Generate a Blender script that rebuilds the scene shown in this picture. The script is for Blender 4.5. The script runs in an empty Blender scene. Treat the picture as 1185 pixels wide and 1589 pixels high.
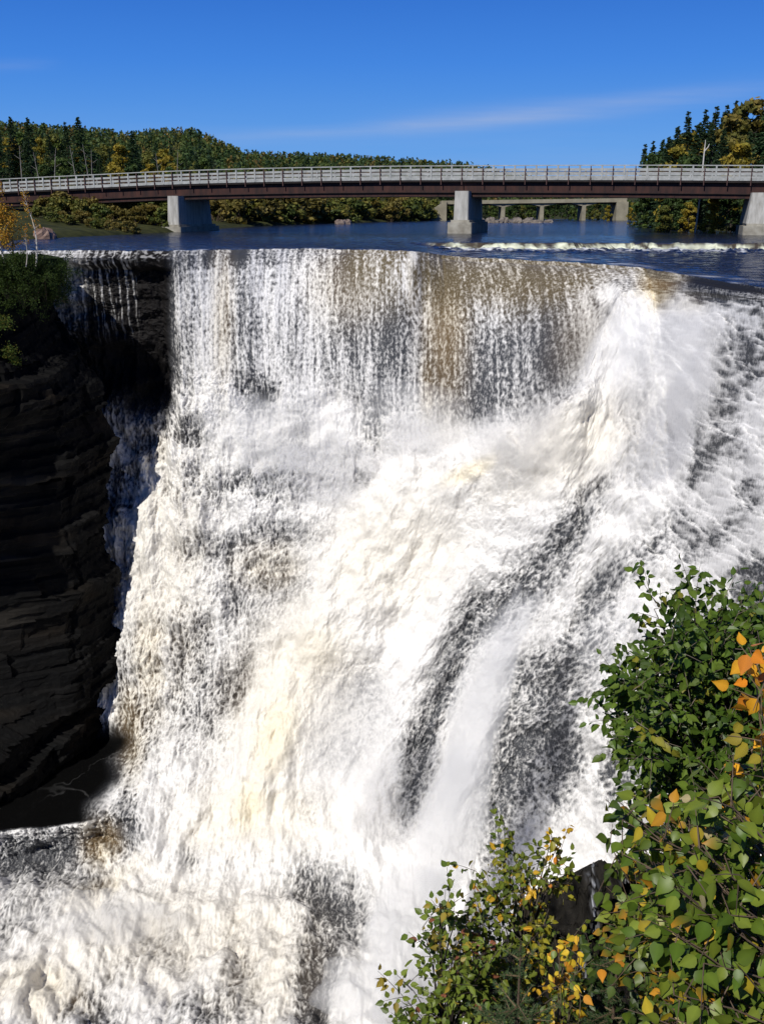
import bpy, math
import numpy as np
QUICK = False
from math import radians, sin, cos, tan, atan

# ------------------------------------------------------------------ camera, sky, sun
scene = bpy.context.scene
COL = scene.collection
TILT = radians(16.62); FOC = 1559.0; CAMZ = 2.3
cd_ = bpy.data.cameras.new("camera"); cam = bpy.data.objects.new("camera", cd_); COL.objects.link(cam)
cam.location = (0, 0, CAMZ); cam.rotation_euler = (radians(90) - TILT, 0, 0)
cd_.sensor_fit = 'VERTICAL'; cd_.sensor_height = 24.0; cd_.lens = 24.0 * FOC / 1589.0
cd_.clip_start = 0.05; cd_.clip_end = 20000
scene.camera = cam

SUN = np.array([-0.37, -0.63, 0.70]); SUN /= np.linalg.norm(SUN)
sun_el = math.asin(SUN[2]); sun_az = math.atan2(SUN[0], SUN[1])
W = bpy.data.worlds.new("World"); scene.world = W; W.use_nodes = True
nt = W.node_tree; nt.nodes.clear()
out = nt.nodes.new('ShaderNodeOutputWorld'); bg = nt.nodes.new('ShaderNodeBackground')
sky = nt.nodes.new('ShaderNodeTexSky'); sky.sky_type = 'NISHITA'; sky.sun_disc = False
sky.sun_elevation = sun_el; sky.sun_rotation = sun_az
sky.altitude = 400; sky.air_density = 1.15; sky.dust_density = 0.25; sky.ozone_density = 5.0
hsv = nt.nodes.new('ShaderNodeHueSaturation'); hsv.inputs['Saturation'].default_value = 1.18
hsv.inputs['Value'].default_value = 1.0
tc = nt.nodes.new('ShaderNodeTexCoord'); mp = nt.nodes.new('ShaderNodeMapping')
mp.inputs['Rotation'].default_value = (0.0, radians(5.0), 0.0)
mp.inputs['Scale'].default_value = (2.2, 0.8, 30.0)
nz = nt.nodes.new('ShaderNodeTexNoise'); nz.inputs['Scale'].default_value = 1.6; nz.inputs['Detail'].default_value = 8
nz.inputs['Roughness'].default_value = 0.55
cr = nt.nodes.new('ShaderNodeValToRGB'); cr.color_ramp.elements[0].position = 0.30; cr.color_ramp.elements[1].position = 0.78
def mth(op, a, b=None):
    n = nt.nodes.new('ShaderNodeMath'); n.operation = op
    for k_, v_ in ((0, a), (1, b)):
        if v_ is None: continue
        if isinstance(v_, (int, float)): n.inputs[k_].default_value = v_
        else: nt.links.new(v_, n.inputs[k_])
    return n.outputs[0]
sp_ = nt.nodes.new('ShaderNodeSeparateXYZ'); nt.links.new(tc.outputs['Generated'], sp_.inputs[0])
cu_ = mth('DIVIDE', sp_.outputs['X'], mth('MAXIMUM', sp_.outputs['Y'], .05)); ct_ = mth('DIVIDE', sp_.outputs['Z'], mth('MAXIMUM', sp_.outputs['Y'], .05))
def cirrus(u0, u1, t0, slope, w, a):                  # long thin streaks of high cloud
    d_ = mth('DIVIDE', mth('SUBTRACT', ct_, mth('ADD', mth('MULTIPLY', mth('SUBTRACT', cu_, u0), slope), t0)), w)
    g_ = mth('EXPONENT', mth('MULTIPLY', mth('MULTIPLY', d_, d_), -1.0))
    e_ = mth('DIVIDE', mth('SUBTRACT', cu_, (u0 + u1) / 2), (u1 - u0) / 2)
    e_ = mth('EXPONENT', mth('MULTIPLY', mth('MULTIPLY', mth('MULTIPLY', e_, e_), mth('MULTIPLY', e_, e_)), -1.2))
    return mth('MULTIPLY', mth('MULTIPLY', g_, e_), a)
cloud = mth('ADD', cirrus(-.02, .40, .074, .092, .0095, .34), cirrus(-.16, .20, .066, .055, .006, .24))
cloud = mth('ADD', cloud, cirrus(-.27, -.16, .222, -.12, .006, .28)); cloud = mth('ADD', cloud, cirrus(-.40, -.30, .128, .03, .005, .16))
cloud = mth('ADD', cloud, cirrus(-.6, .6, .05, .0, .03, .10))
mix = nt.nodes.new('ShaderNodeMix'); mix.data_type = 'RGBA'; mix.inputs[7].default_value = (6.3, 6.6, 7.6, 1)
L = nt.links.new
L(sky.outputs[0], hsv.inputs['Color']); L(tc.outputs['Generated'], mp.inputs[0]); L(mp.outputs[0], nz.inputs['Vector'])
L(nz.outputs['Fac'], cr.inputs[0]); L(mth('MULTIPLY', cloud, cr.outputs[0]), mix.inputs[0]); pass
# colour of a clear, dry northern autumn sky: Nishita graded by height above the horizon
sep = nt.nodes.new('ShaderNodeSeparateXYZ'); grd = nt.nodes.new('ShaderNodeValToRGB'); mg = nt.nodes.new('ShaderNodeMix'); mg.data_type = 'RGBA'
grd.color_ramp.elements[0].position = 0.085; grd.color_ramp.elements[0].color = (.02, .03, .04, 1)
grd.color_ramp.elements[1].position = 1.0; grd.color_ramp.elements[1].color = (.005, .020, .11, 1)
for p_, c_ in ((0., (.125, .375, .82, 1)), (.06, (.085, .315, .81, 1)), (.13, (.040, .218, .75, 1)), (.22, (.014, .120, .57, 1)), (.4, (.012, .058, .29, 1))):
    e_ = grd.color_ramp.elements.new(.1 + .9 * p_); e_.color = c_
shf = nt.nodes.new('ShaderNodeMath'); shf.operation = 'MULTIPLY_ADD'; shf.inputs[1].default_value = .9; shf.inputs[2].default_value = .1
sc_ = nt.nodes.new('ShaderNodeVectorMath'); sc_.operation = 'SCALE'; sc_.inputs['Scale'].default_value = 1 / 0.085
L(tc.outputs['Generated'], sep.inputs[0]); L(sep.outputs['Z'], shf.inputs[0]); L(shf.outputs[0], grd.inputs[0]); L(grd.outputs[0], sc_.inputs[0])
mg.inputs[0].default_value = .90; L(hsv.outputs[0], mg.inputs[6]); L(sc_.outputs[0], mg.inputs[7]); L(mg.outputs[2], mix.inputs[6])
L(mix.outputs[2], bg.inputs['Color']); bg.inputs['Strength'].default_value = 0.085
L(bg.outputs[0], out.inputs[0])

sd = bpy.data.lights.new("sun", 'SUN'); sd.energy = 4.4; sd.angle = radians(0.53); sd.color = (1.0, 0.965, 0.90)
so = bpy.data.objects.new("sun", sd); COL.objects.link(so)
so.rotation_euler = (math.acos(SUN[2]), 0, math.atan2(SUN[1], SUN[0]) + math.pi / 2)
scene.view_settings.view_transform = 'Standard'; scene.view_settings.look = 'None'
scene.view_settings.exposure = 0.0; scene.view_settings.gamma = 1.0
scene.cycles.max_bounces = 6; scene.cycles.diffuse_bounces = 3; scene.cycles.transparent_max_bounces = 6
scene.cycles.volume_bounces = 4; scene.cycles.use_denoising = True

# ------------------------------------------------------------------ helpers
ST, CT = sin(TILT), cos(TILT)
def proj(x, y, z):
    """world -> pixel of the 1185x1589 photograph"""
    zz = z - CAMZ; d = y * CT - zz * ST; u = y * ST + zz * CT
    return 592.5 + FOC * x / d, 794.5 - FOC * u / d
def ray(px, py):
    a = (px - 592.5) / FOC; b = (794.5 - py) / FOC
    return np.array([a, CT + b * ST, -ST + b * CT])
def at(px, py, Y):                     # point on that sight line at ground distance Y
    r = ray(px, py); return np.array([0, 0, CAMZ]) + r * (Y / r[1])
def atd(px, py, d):                    # point at camera depth d
    return np.array([0, 0, CAMZ]) + ray(px, py) * d
def elev(py, Y): return float(at(592.5, py, Y)[2])
def sstep(a, b, x):
    t = np.clip((x - a) / (b - a), 0, 1); return t * t * (3 - 2 * t)

def hsh(ix, iy, iz, seed):
    h = (ix * 374761393 + iy * 668265263 + iz * 2147483647 + seed * 1274126177) & 0xffffffff
    h = ((h ^ (h >> 13)) * 1274126177) & 0xffffffff
    h = ((h ^ (h >> 16)) * 2246822519) & 0xffffffff
    return (h ^ (h >> 15)) & 0xffffffff
def noise2(x, y, seed=0):
    x = np.asarray(x, float); y = np.asarray(y, float)
    xi = np.floor(x).astype(np.int64); yi = np.floor(y).astype(np.int64)
    xf = x - xi; yf = y - yi
    u = xf * xf * xf * (xf * (xf * 6 - 15) + 10); v = yf * yf * yf * (yf * (yf * 6 - 15) + 10)
    def g(a, b):
        an = hsh(xi + a, yi + b, 0, seed) * (2 * math.pi / 4294967296.0)
        return np.cos(an) * (xf - a) + np.sin(an) * (yf - b)
    n00 = g(0, 0); n10 = g(1, 0); n01 = g(0, 1); n11 = g(1, 1)
    return ((n00 * (1 - u) + n10 * u) * (1 - v) + (n01 * (1 - u) + n11 * u) * v) * 1.5
def fbm(x, y, seed=0, o=4, rough=0.5):
    s = 0; a = 1; t = 0
    for k in range(o):
        s = s + a * noise2(x * 2.03 ** k + 17.3 * k, y * 2.03 ** k - 9.1 * k, seed + k); t += a; a *= rough
    return s / t
def ridged(x, y, seed=0, o=3, rough=0.55):
    s = 0; a = 1; t = 0
    for k in range(o):
        s = s + a * (1 - np.abs(noise2(x * 2.1 ** k + 5.7 * k, y * 2.1 ** k + 3.3 * k, seed + k)) * 2.0); t += a; a *= rough
    return np.clip(s / t, 0, 1)

def mesh(name, V, F, mat=None, parent=None, attrs=None, smooth=False, loc=None):
    """F: list of int arrays, each (n,3) or (n,4)"""
    V = np.asarray(V, float)
    if loc is not None: V = V - np.asarray(loc)
    me = bpy.data.meshes.new(name); me.vertices.add(len(V)); me.vertices.foreach_set('co', V.astype(np.float32).ravel())
    if not isinstance(F, (list, tuple)): F = [F]
    F = [np.asarray(f, np.int32) for f in F if len(f)]
    idx = np.concatenate([f.ravel() for f in F]); tot = np.concatenate([np.full(len(f), f.shape[1], np.int32) for f in F])
    st = np.concatenate([[0], np.cumsum(tot)[:-1]]).astype(np.int32)
    me.loops.add(len(idx)); me.loops.foreach_set('vertex_index', idx)
    me.polygons.add(len(tot)); me.polygons.foreach_set('loop_start', st); me.polygons.foreach_set('loop_total', tot)
    me.polygons.foreach_set('use_smooth', np.full(len(tot), smooth, bool))
    me.update(calc_edges=True); me.validate()
    for k, a in (attrs or {}).items():
        a = np.asarray(a, np.float32)
        if a.ndim == 2:
            if a.shape[1] == 3: a = np.concatenate([a, np.ones((len(a), 1), np.float32)], 1)
            at_ = me.attributes.new(k, 'FLOAT_COLOR', 'POINT'); at_.data.foreach_set('color', a.ravel())
        else:
            at_ = me.attributes.new(k, 'FLOAT', 'POINT'); at_.data.foreach_set('value', a)
    if mat: me.materials.append(mat)
    o = bpy.data.objects.new(name, me); COL.objects.link(o)
    if parent is not None: o.parent = parent
    elif loc is not None: o.location = loc
    return o
def gridF(nr, nc):
    i = np.arange(nr - 1)[:, None] * nc + np.arange(nc - 1)[None, :]
    return np.stack([i, i + 1, i + nc + 1, i + nc], -1).reshape(-1, 4)
def empty(name, loc):
    o = bpy.data.objects.new(name, None); COL.objects.link(o); o.location = loc; o.empty_display_size = .3; return o
def tag(o, label=None, cat=None, group=None, kind=None):
    for k, v in (('label', label), ('category', cat), ('group', group), ('kind', kind)):
        if v: o[k] = v
    return o

class MB:
    """collects boxes / prisms / tubes into one mesh"""
    def __init__(s): s.V = []; s.Q = []; s.T = []; s.C = []; s.n = 0
    def add(s, V, Q=(), T=(), c=None):
        V = np.asarray(V, float)
        if len(Q): s.Q.append(np.asarray(Q) + s.n)
        if len(T): s.T.append(np.asarray(T) + s.n)
        s.V.append(V); s.n += len(V)
        s.C.append(np.tile(np.asarray(c if c is not None else (1, 1, 1), float), (len(V), 1)) if c is None or np.ndim(c) == 1 else c)
    def hexa(s, b, t, c=None):          # bottom 4 pts ccw, top 4 pts
        s.add(list(b) + list(t), [(3, 2, 1, 0), (4, 5, 6, 7), (0, 1, 5, 4), (1, 2, 6, 5), (2, 3, 7, 6), (3, 0, 4, 7)], c=c)
    def box(s, c0, ax, ay, hz, w, l, c=None):  # centre bottom, axis x (unit), axis y, height, width, length
        c0 = np.asarray(c0, float); ax = np.asarray(ax) * w / 2; ay = np.asarray(ay) * l / 2; up = np.array([0, 0, hz])
        b = [c0 - ax - ay, c0 + ax - ay, c0 + ax + ay, c0 - ax + ay]; s.hexa(b, [p + up for p in b], c)
    def tube(s, P, R, k=6, c=None):
        P = np.asarray(P, float); n = len(P); R = np.broadcast_to(np.asarray(R, float), (n,))
        T = np.gradient(P, axis=0); T /= np.linalg.norm(T, axis=1)[:, None] + 1e-9
        ref = np.array([0.31, 0.95, 0.05]) if abs(T[0][1]) < .8 else np.array([1., 0, 0])
        A = np.cross(T, ref); A /= np.linalg.norm(A, axis=1)[:, None] + 1e-9; B = np.cross(T, A)
        th = np.arange(k) * 2 * math.pi / k
        V = (P[:, None, :] + R[:, None, None] * (np.cos(th)[None, :, None] * A[:, None, :] + np.sin(th)[None, :, None] * B[:, None, :])).reshape(-1, 3)
        i = np.arange(n - 1)[:, None] * k; j = np.arange(k)[None, :]; j2 = (j + 1) % k
        s.add(V, np.stack([i + j, i + j2, i + k + j2, i + k + j], -1).reshape(-1, 4), c=c)
    def build(s, name, mat, parent=None, smooth=False, loc=None, attrs=None):
        F = []
        if s.Q: F.append(np.concatenate(s.Q))
        if s.T: F.append(np.concatenate(s.T))
        a = {'col': np.concatenate(s.C)}; a.update(attrs or {})
        return mesh(name, np.concatenate(s.V), F, mat, parent, a, smooth, loc)

# ------------------------------------------------------------------ materials
def newmat(name):
    m = bpy.data.materials.new(name); m.use_nodes = True; t = m.node_tree; t.nodes.clear()
    o = t.nodes.new('ShaderNodeOutputMaterial'); p = t.nodes.new('ShaderNodeBsdfPrincipled')
    t.links.new(p.outputs[0], o.inputs[0]); return m, t, p, o
def bump(t, p, scale, strength, dist, detail=5, stretch=None):
    c = t.nodes.new('ShaderNodeTexCoord'); n = t.nodes.new('ShaderNodeTexNoise'); b = t.nodes.new('ShaderNodeBump')
    n.inputs['Scale'].default_value = scale; n.inputs['Detail'].default_value = detail
    b.inputs['Strength'].default_value = strength; b.inputs['Distance'].default_value = dist
    if stretch:
        m = t.nodes.new('ShaderNodeMapping'); m.inputs['Scale'].default_value = stretch
        t.links.new(c.outputs['Object'], m.inputs[0]); t.links.new(m.outputs[0], n.inputs['Vector'])
    else: t.links.new(c.outputs['Object'], n.inputs['Vector'])
    t.links.new(n.outputs['Fac'], b.inputs['Height']); t.links.new(b.outputs[0], p.inputs['Normal'])
def mottled(name, c1, c2, scale, rough=0.8, bs=0.4, bd=0.05, spec=0.3, stretch=None):
    m, t, p, o = newmat(name)
    c = t.nodes.new('ShaderNodeTexCoord'); n = t.nodes.new('ShaderNodeTexNoise'); r = t.nodes.new('ShaderNodeValToRGB')
    mp_ = t.nodes.new('ShaderNodeMapping'); mp_.inputs['Scale'].default_value = stretch or (1, 1, 1)
    n.inputs['Scale'].default_value = scale; n.inputs['Detail'].default_value = 8; n.inputs['Roughness'].default_value = .65
    r.color_ramp.elements[0].position = .35; r.color_ramp.elements[1].position = .68
    r.color_ramp.elements[0].color = (*c1, 1); r.color_ramp.elements[1].color = (*c2, 1)
    t.links.new(c.outputs['Object'], mp_.inputs[0]); t.links.new(mp_.outputs[0], n.inputs['Vector'])
    t.links.new(n.outputs['Fac'], r.inputs[0]); t.links.new(r.outputs[0], p.inputs['Base Color'])
    p.inputs['Roughness'].default_value = rough; p.inputs['Specular IOR Level'].default_value = spec
    b = t.nodes.new('ShaderNodeBump'); b.inputs['Strength'].default_value = bs; b.inputs['Distance'].default_value = bd
    t.links.new(n.outputs['Fac'], b.inputs['Height']); t.links.new(b.outputs[0], p.inputs['Normal'])
    return m
def leafmat(name, rough=0.5, spec=0.3, trans=0.35, gain=1.0):
    m, t, p, o = newmat(name)
    a = t.nodes.new('ShaderNodeAttribute'); a.attribute_name = 'col'
    gq = t.nodes.new('ShaderNodeMix'); gq.data_type = 'RGBA'; gq.blend_type = 'MULTIPLY'; gq.inputs[0].default_value = 1; gq.inputs[7].default_value = (gain, gain, gain, 1)
    t.links.new(a.outputs['Color'], gq.inputs[6]); t.links.new(gq.outputs[2], p.inputs['Base Color']); p.inputs['Roughness'].default_value = rough
    p.inputs['Specular IOR Level'].default_value = spec
    tr = t.nodes.new('ShaderNodeBsdfTranslucent'); mx = t.nodes.new('ShaderNodeMixShader'); mx.inputs[0].default_value = trans
    g = t.nodes.new('ShaderNodeMix'); g.data_type = 'RGBA'; g.blend_type = 'MULTIPLY'; g.inputs[0].default_value = 1
    g.inputs[7].default_value = (1.25, 1.15, .55, 1)
    t.links.new(gq.outputs[2], g.inputs[6]); t.links.new(g.outputs[2], tr.inputs['Color'])
    t.links.new(p.outputs[0], mx.inputs[1]); t.links.new(tr.outputs[0], mx.inputs[2]); t.links.new(mx.outputs[0], o.inputs[0])
    return m
def colmat(name, rough=0.8, spec=0.3, bs=0.0, bsc=8, bd=.05):
    m, t, p, o = newmat(name)
    a = t.nodes.new('ShaderNodeAttribute'); a.attribute_name = 'col'
    t.links.new(a.outputs['Color'], p.inputs['Base Color']); p.inputs['Roughness'].default_value = rough
    p.inputs['Specular IOR Level'].default_value = spec
    if bs: bump(t, p, bsc, bs, bd, 8)
    return m
M_leaf = leafmat('foliage', .55, .15, .28, 1.35)
M_bigleaf = leafmat('glossy_leaves', .42, .28, .28, 1.15)
M_bark = colmat('bark', .85, .15, .4, 20, .01)
M_rock = colmat('wet_rock', .62, .35, .8, 3.0, .12)
M_cliff = colmat('black_shale', .85, .08, .8, 3.0, .12)
M_ground = mottled('ground_cover', (.018, .022, .008), (.06, .062, .02), 0.6, .95, .6, .2, .1)
M_conc = mottled('concrete', (.27, .26, .235), (.47, .46, .43), 1.3, .9, .3, .02, .2, (2.2, 2.2, .35))
M_conc_old = mottled('stained_concrete', (.22, .20, .16), (.40, .38, .32), 0.9, .9, .3, .02, .2)
M_far_conc = mottled('pale_concrete', (.20, .18, .13), (.32, .29, .21), 0.5, .9, .2, .02, .2)
M_steel = mottled('rust_brown_steel', (.018, .008, .007), (.060, .021, .014), 0.9, .65, .2, .01, .3, (1.5, 1.5, .5))
M_post = mottled('brown_post_paint', (.05, .025, .022), (.10, .05, .042), 1.5, .6, .2, .01, .3)
M_white = mottled('weathered_white_paint', (.25, .26, .25), (.42, .43, .42), 1.5, .7, .2, .005, .3)
M_dark = mottled('dark_deck_edge', (.012, .010, .010), (.03, .024, .022), 1, .8, .2, .01, .2)

# water
def watermat(name):
    m, t, p, o = newmat(name)
    a = t.nodes.new('ShaderNodeAttribute'); a.attribute_name = 'col'
    r = t.nodes.new('ShaderNodeAttribute'); r.attribute_name = 'rough'
    t.links.new(a.outputs['Color'], p.inputs['Base Color']); t.links.new(r.outputs['Fac'], p.inputs['Roughness'])
    p.inputs['Specular IOR Level'].default_value = .5
    return m, t, p
M_river, t, p = watermat('river_water')
c = t.nodes.new('ShaderNodeTexCoord'); mp1 = t.nodes.new('ShaderNodeMapping'); mp1.inputs['Scale'].default_value = (.35, 1.0, 1)
n1 = t.nodes.new('ShaderNodeTexNoise'); n1.inputs['Scale'].default_value = 1.6; n1.inputs['Detail'].default_value = 5
b1 = t.nodes.new('ShaderNodeBump'); p.inputs['Specular IOR Level'].default_value = .13; b1.inputs['Strength'].default_value = 1.0; b1.inputs['Distance'].default_value = .35
t.links.new(c.outputs['Object'], mp1.inputs[0]); t.links.new(mp1.outputs[0], n1.inputs['Vector'])
t.links.new(n1.outputs['Fac'], b1.inputs['Height']); t.links.new(b1.outputs[0], p.inputs['Normal'])
M_fall, t, p, o = newmat('falling_water')
def att(n_): a = t.nodes.new('ShaderNodeAttribute'); a.attribute_name = n_; return a
fa = att('foam_col'); da = att('deep_col'); ca = att('cover'); ga = att('grain'); ra = att('rough')
tcn = t.nodes.new('ShaderNodeTexCoord'); mpn = t.nodes.new('ShaderNodeMapping'); mpn.inputs['Scale'].default_value = (1, .8, .55)
t.links.new(tcn.outputs['Object'], mpn.inputs[0])
gn = t.nodes.new('ShaderNodeTexNoise'); gn.inputs['Scale'].default_value = 9.0; gn.inputs['Detail'].default_value = 4; gn.inputs['Roughness'].default_value = .7
t.links.new(mpn.outputs[0], gn.inputs['Vector'])
def tm(op, a, b=None, clamp=False):
    n = t.nodes.new('ShaderNodeMath'); n.operation = op; n.use_clamp = clamp
    for k_, v_ in ((0, a), (1, b)):
        if v_ is None: continue
        if isinstance(v_, (int, float)): n.inputs[k_].default_value = v_
        else: t.links.new(v_, n.inputs[k_])
    return n.outputs[0]
cv = tm('ADD', ca.outputs['Fac'], tm('MULTIPLY', tm('SUBTRACT', gn.outputs['Fac'], .5), ga.outputs['Fac']), True)
mxc = t.nodes.new('ShaderNodeMix'); mxc.data_type = 'RGBA'
t.links.new(cv, mxc.inputs[0]); t.links.new(da.outputs['Color'], mxc.inputs[6]); t.links.new(fa.outputs['Color'], mxc.inputs[7])
t.links.new(mxc.outputs[2], p.inputs['Base Color']); t.links.new(ra.outputs['Fac'], p.inputs['Roughness'])
p.inputs['Specular IOR Level'].default_value = .16
bump(t, p, 7.0, .30, .05, 6, (1, 1, .5))

# ------------------------------------------------------------------ river above the falls
def tab(pts):
    a = np.array(pts, float); return lambda x: np.interp(x, a[:, 0], a[:, 1])
def lip_tables():
    rows = [(-40, 388, 0), (95, 388, 0), (270, 388.5, 0), (450, 385, 0), (560, 387, 0), (635, 388, 0), (655, 391, -.15), (685, 395, -.40), (715, 398, -.52), (780, 401, -.55),
            (900, 407, -.60), (1000, 415, -.68), (1100, 432, -.82), (1185, 446, -.92), (1330, 470, -1.0)]
    xs, ys, zs = [], [], []
    for px, py, z in rows:
        r = ray(px, py); k = (z - CAMZ) / r[2]
        xs.append(r[0] * k); ys.append(r[1] * k); zs.append(z)
    return np.array(xs), np.array(ys), np.array(zs)
LX, LY, LZ = lip_tables()
def lipY(x): return np.interp(x, LX, LY) + .55 * noise2(x * .21, x * 0 + 7.7, 4) * np.clip((14 - x) / 6, 0, 1) + .35 * noise2(x * .55, x * 0 + 3.1, 5) + .12 * noise2(x * 2.1, x * 0 + 1.1, 6)
def lipZ(x): return np.interp(x, LX, LZ) - .07 * np.abs(noise2(x * .9, x * 0 + 2.2, 8)) - .05 * np.abs(noise2(x * 2.7, x * 0 + 5.2, 9))
STEPY = 82.0
def river_z(x, y):
    """river level: flat upstream; right of the middle it drops over a low step, then slides to the lip"""
    right = sstep(1.0, 6.0, x)
    sy = STEPY - .07 * (x - 4)
    ws = sstep(sy + .1, sy - 1.0, y)                      # 0 upstream, 1 downstream
    run = np.clip((sy - 1.0 - y) / np.maximum(sy - 1.0 - lipY(x), 1), 0, 1)
    return ws * (-.45 * right * (1 - run) + np.interp(x, LX, LZ) * run) + (lipZ(x) - np.interp(x, LX, LZ)) * sstep(2.0, 0, y - lipY(x))
def white(c, br=None):                                    # foam coverage 0..1 -> base colour
    foam = np.array([.78, .79, .82]); deep = np.array([.007, .011, .024])
    return deep + (foam - deep) * c[:, None]
def build_river():
    nx = 620; ny = 260
    xs = np.linspace(-46, 62, nx)
    t = np.linspace(0, 1, ny)
    X = np.repeat(xs[None, :], ny, 0); l = lipY(X)
    Y = l + (125 - l) * (t[:, None] ** 1.25)
    Z = river_z(X, Y)
    right = sstep(2.0, 5.5, X); sy = STEPY - .07 * (X - 4)
    q = sy - Y                                             # metres below the step
    pat = fbm(X * .35, Y * .22, 3, 4); grain = fbm(X * 1.5, Y * 1.4, 31, 4)
    churn = right * sstep(-.3, .6, q + .5 * noise2(X * .8, Y * 0, 90)) * sstep(8.0, 1.0, q + 5 * pat)
    Z = Z + churn * (.42 * fbm(X * 1.3, Y * 1.0, 9, 5, .62) + .04)
    near = sstep(14, 0, Y - l)
    Z = Z + .05 * fbm(X * .6, Y * .9, 21, 3) * (1 - sstep(90, 120, Y)) * sstep(0, 1.5, Y - l)
    foam = churn * sstep(-.12, .38, grain + .5 * (churn - .62) + .9 * pat)
    foam = foam + right * sstep(16, 0, Y - l) * sstep(.12, .42, fbm(X * .45, Y * .9, 41, 5)) * .60
    foam = foam + (1 - right) * sstep(1.6, .4, Y - l) * sstep(.10, .5, fbm(X * .9, Y * .9, 43, 4)) * .7
    foam = foam * (1 - .75 * right * sstep(.8, -.1, q) * sstep(-.1, .35, noise2(X * 2.2, Y * .2, 77)))
    foam = np.clip(foam, 0, 1).ravel()
    tan_ = (right * sstep(-.2, .2, q) * sstep(1.8, .8, q)).ravel()
    c = white(foam); c[:, 2] *= 1 - .25 * tan_; c[:, 0] *= 1 - .05 * tan_
    c = c + (tan_ * .06)[:, None] * np.array([1, .7, .3])
    V = np.stack([X, Y, Z], -1).reshape(-1, 3)
    F = gridF(ny, nx)
    rough = .10 + .5 * foam
    # far reach, joined to the same sheet
    n0 = len(V); ys = np.array([125, 150, 190, 250, 340, 480, 800.]); xf = np.linspace(-46, 62, nx)
    V2 = np.stack([np.repeat(xf[None] * 1.0, 7, 0) * (np.linspace(1, 3.2, 7)[:, None]), np.repeat(ys[:, None], nx, 1), np.zeros((7, nx))], -1).reshape(-1, 3)
    V = np.concatenate([V, V2]); F2 = gridF(7, nx) + n0
    c2 = white(np.zeros(len(V2))); rough = np.concatenate([rough, np.full(len(V2), .10)])
    o = mesh('river', V, [F, F2], M_river, attrs={'col': np.concatenate([c, c2]), 'rough': rough}, smooth=True)
    tag(o, kind='structure')
build_river()

# ------------------------------------------------------------------ the waterfall
# knots of the section at each x: curtain foot (D2, z2), base (D3, z3), lower ledge (D4, z4), front (D5, z5)
def P(px, py, Y): q = at(px, py, Y); return q[0], q[2]
ZB = -34.0
K = np.array([
    # x     D2    z2     D3    z3     D4    z4     D5    z5
    [-27,  66.5, -6.0,  61.0, -32.0, 49.4, -32.0, 49.1, ZB],
    [-19,  67.0, -6.5,  60.5, -32.0, 50.7, -32.0, 50.4, ZB],
    [-16.5,67.2, -6.8,  59.5, -31.4, 51.6, -32.0, 50.8, ZB],
    [-14.3,67.0, -7.0,  58.5, -29.0, 51.8, -31.6, 49.2, ZB],
    [-12.8,64.2, -8.0,  58.0, -28.0, 52.0, -31.6, 48.5, ZB],
    [-8,   63.6, -9.0,  57.6, -27.0, 52.4, -31.8, 48.0, ZB],
    [-2,   63.2, -9.2,  57.0, -27.0, 51.8, -32.0, 47.5, ZB],
    [2.5,  62.0,-10.4,  55.5, -27.0, 50.5, -32.2, 46.5, ZB],
    [8,    56.4,-10.0,  52.2, -26.0, 48.0, -32.4, 45.0, ZB],
    [11.2, 53.4, -6.5,  48.0, -24.0, 44.5, -32.4, 43.0, ZB],
    [13.2, 51.2, -2.1,  44.8, -23.0, 42.0, -32.4, 41.0, ZB],
    [15.0, 45.2, -1.75, 42.2, -22.6, 39.8, -32.4, 39.0, ZB],
    [16.5, 42.0, -1.45, 39.5, -22.0, 37.5, -32.4, 37.0, ZB],
    [23,   36.5, -1.3,  34.0, -22.0, 32.5, -32.4, 32.0, ZB]])

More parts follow.
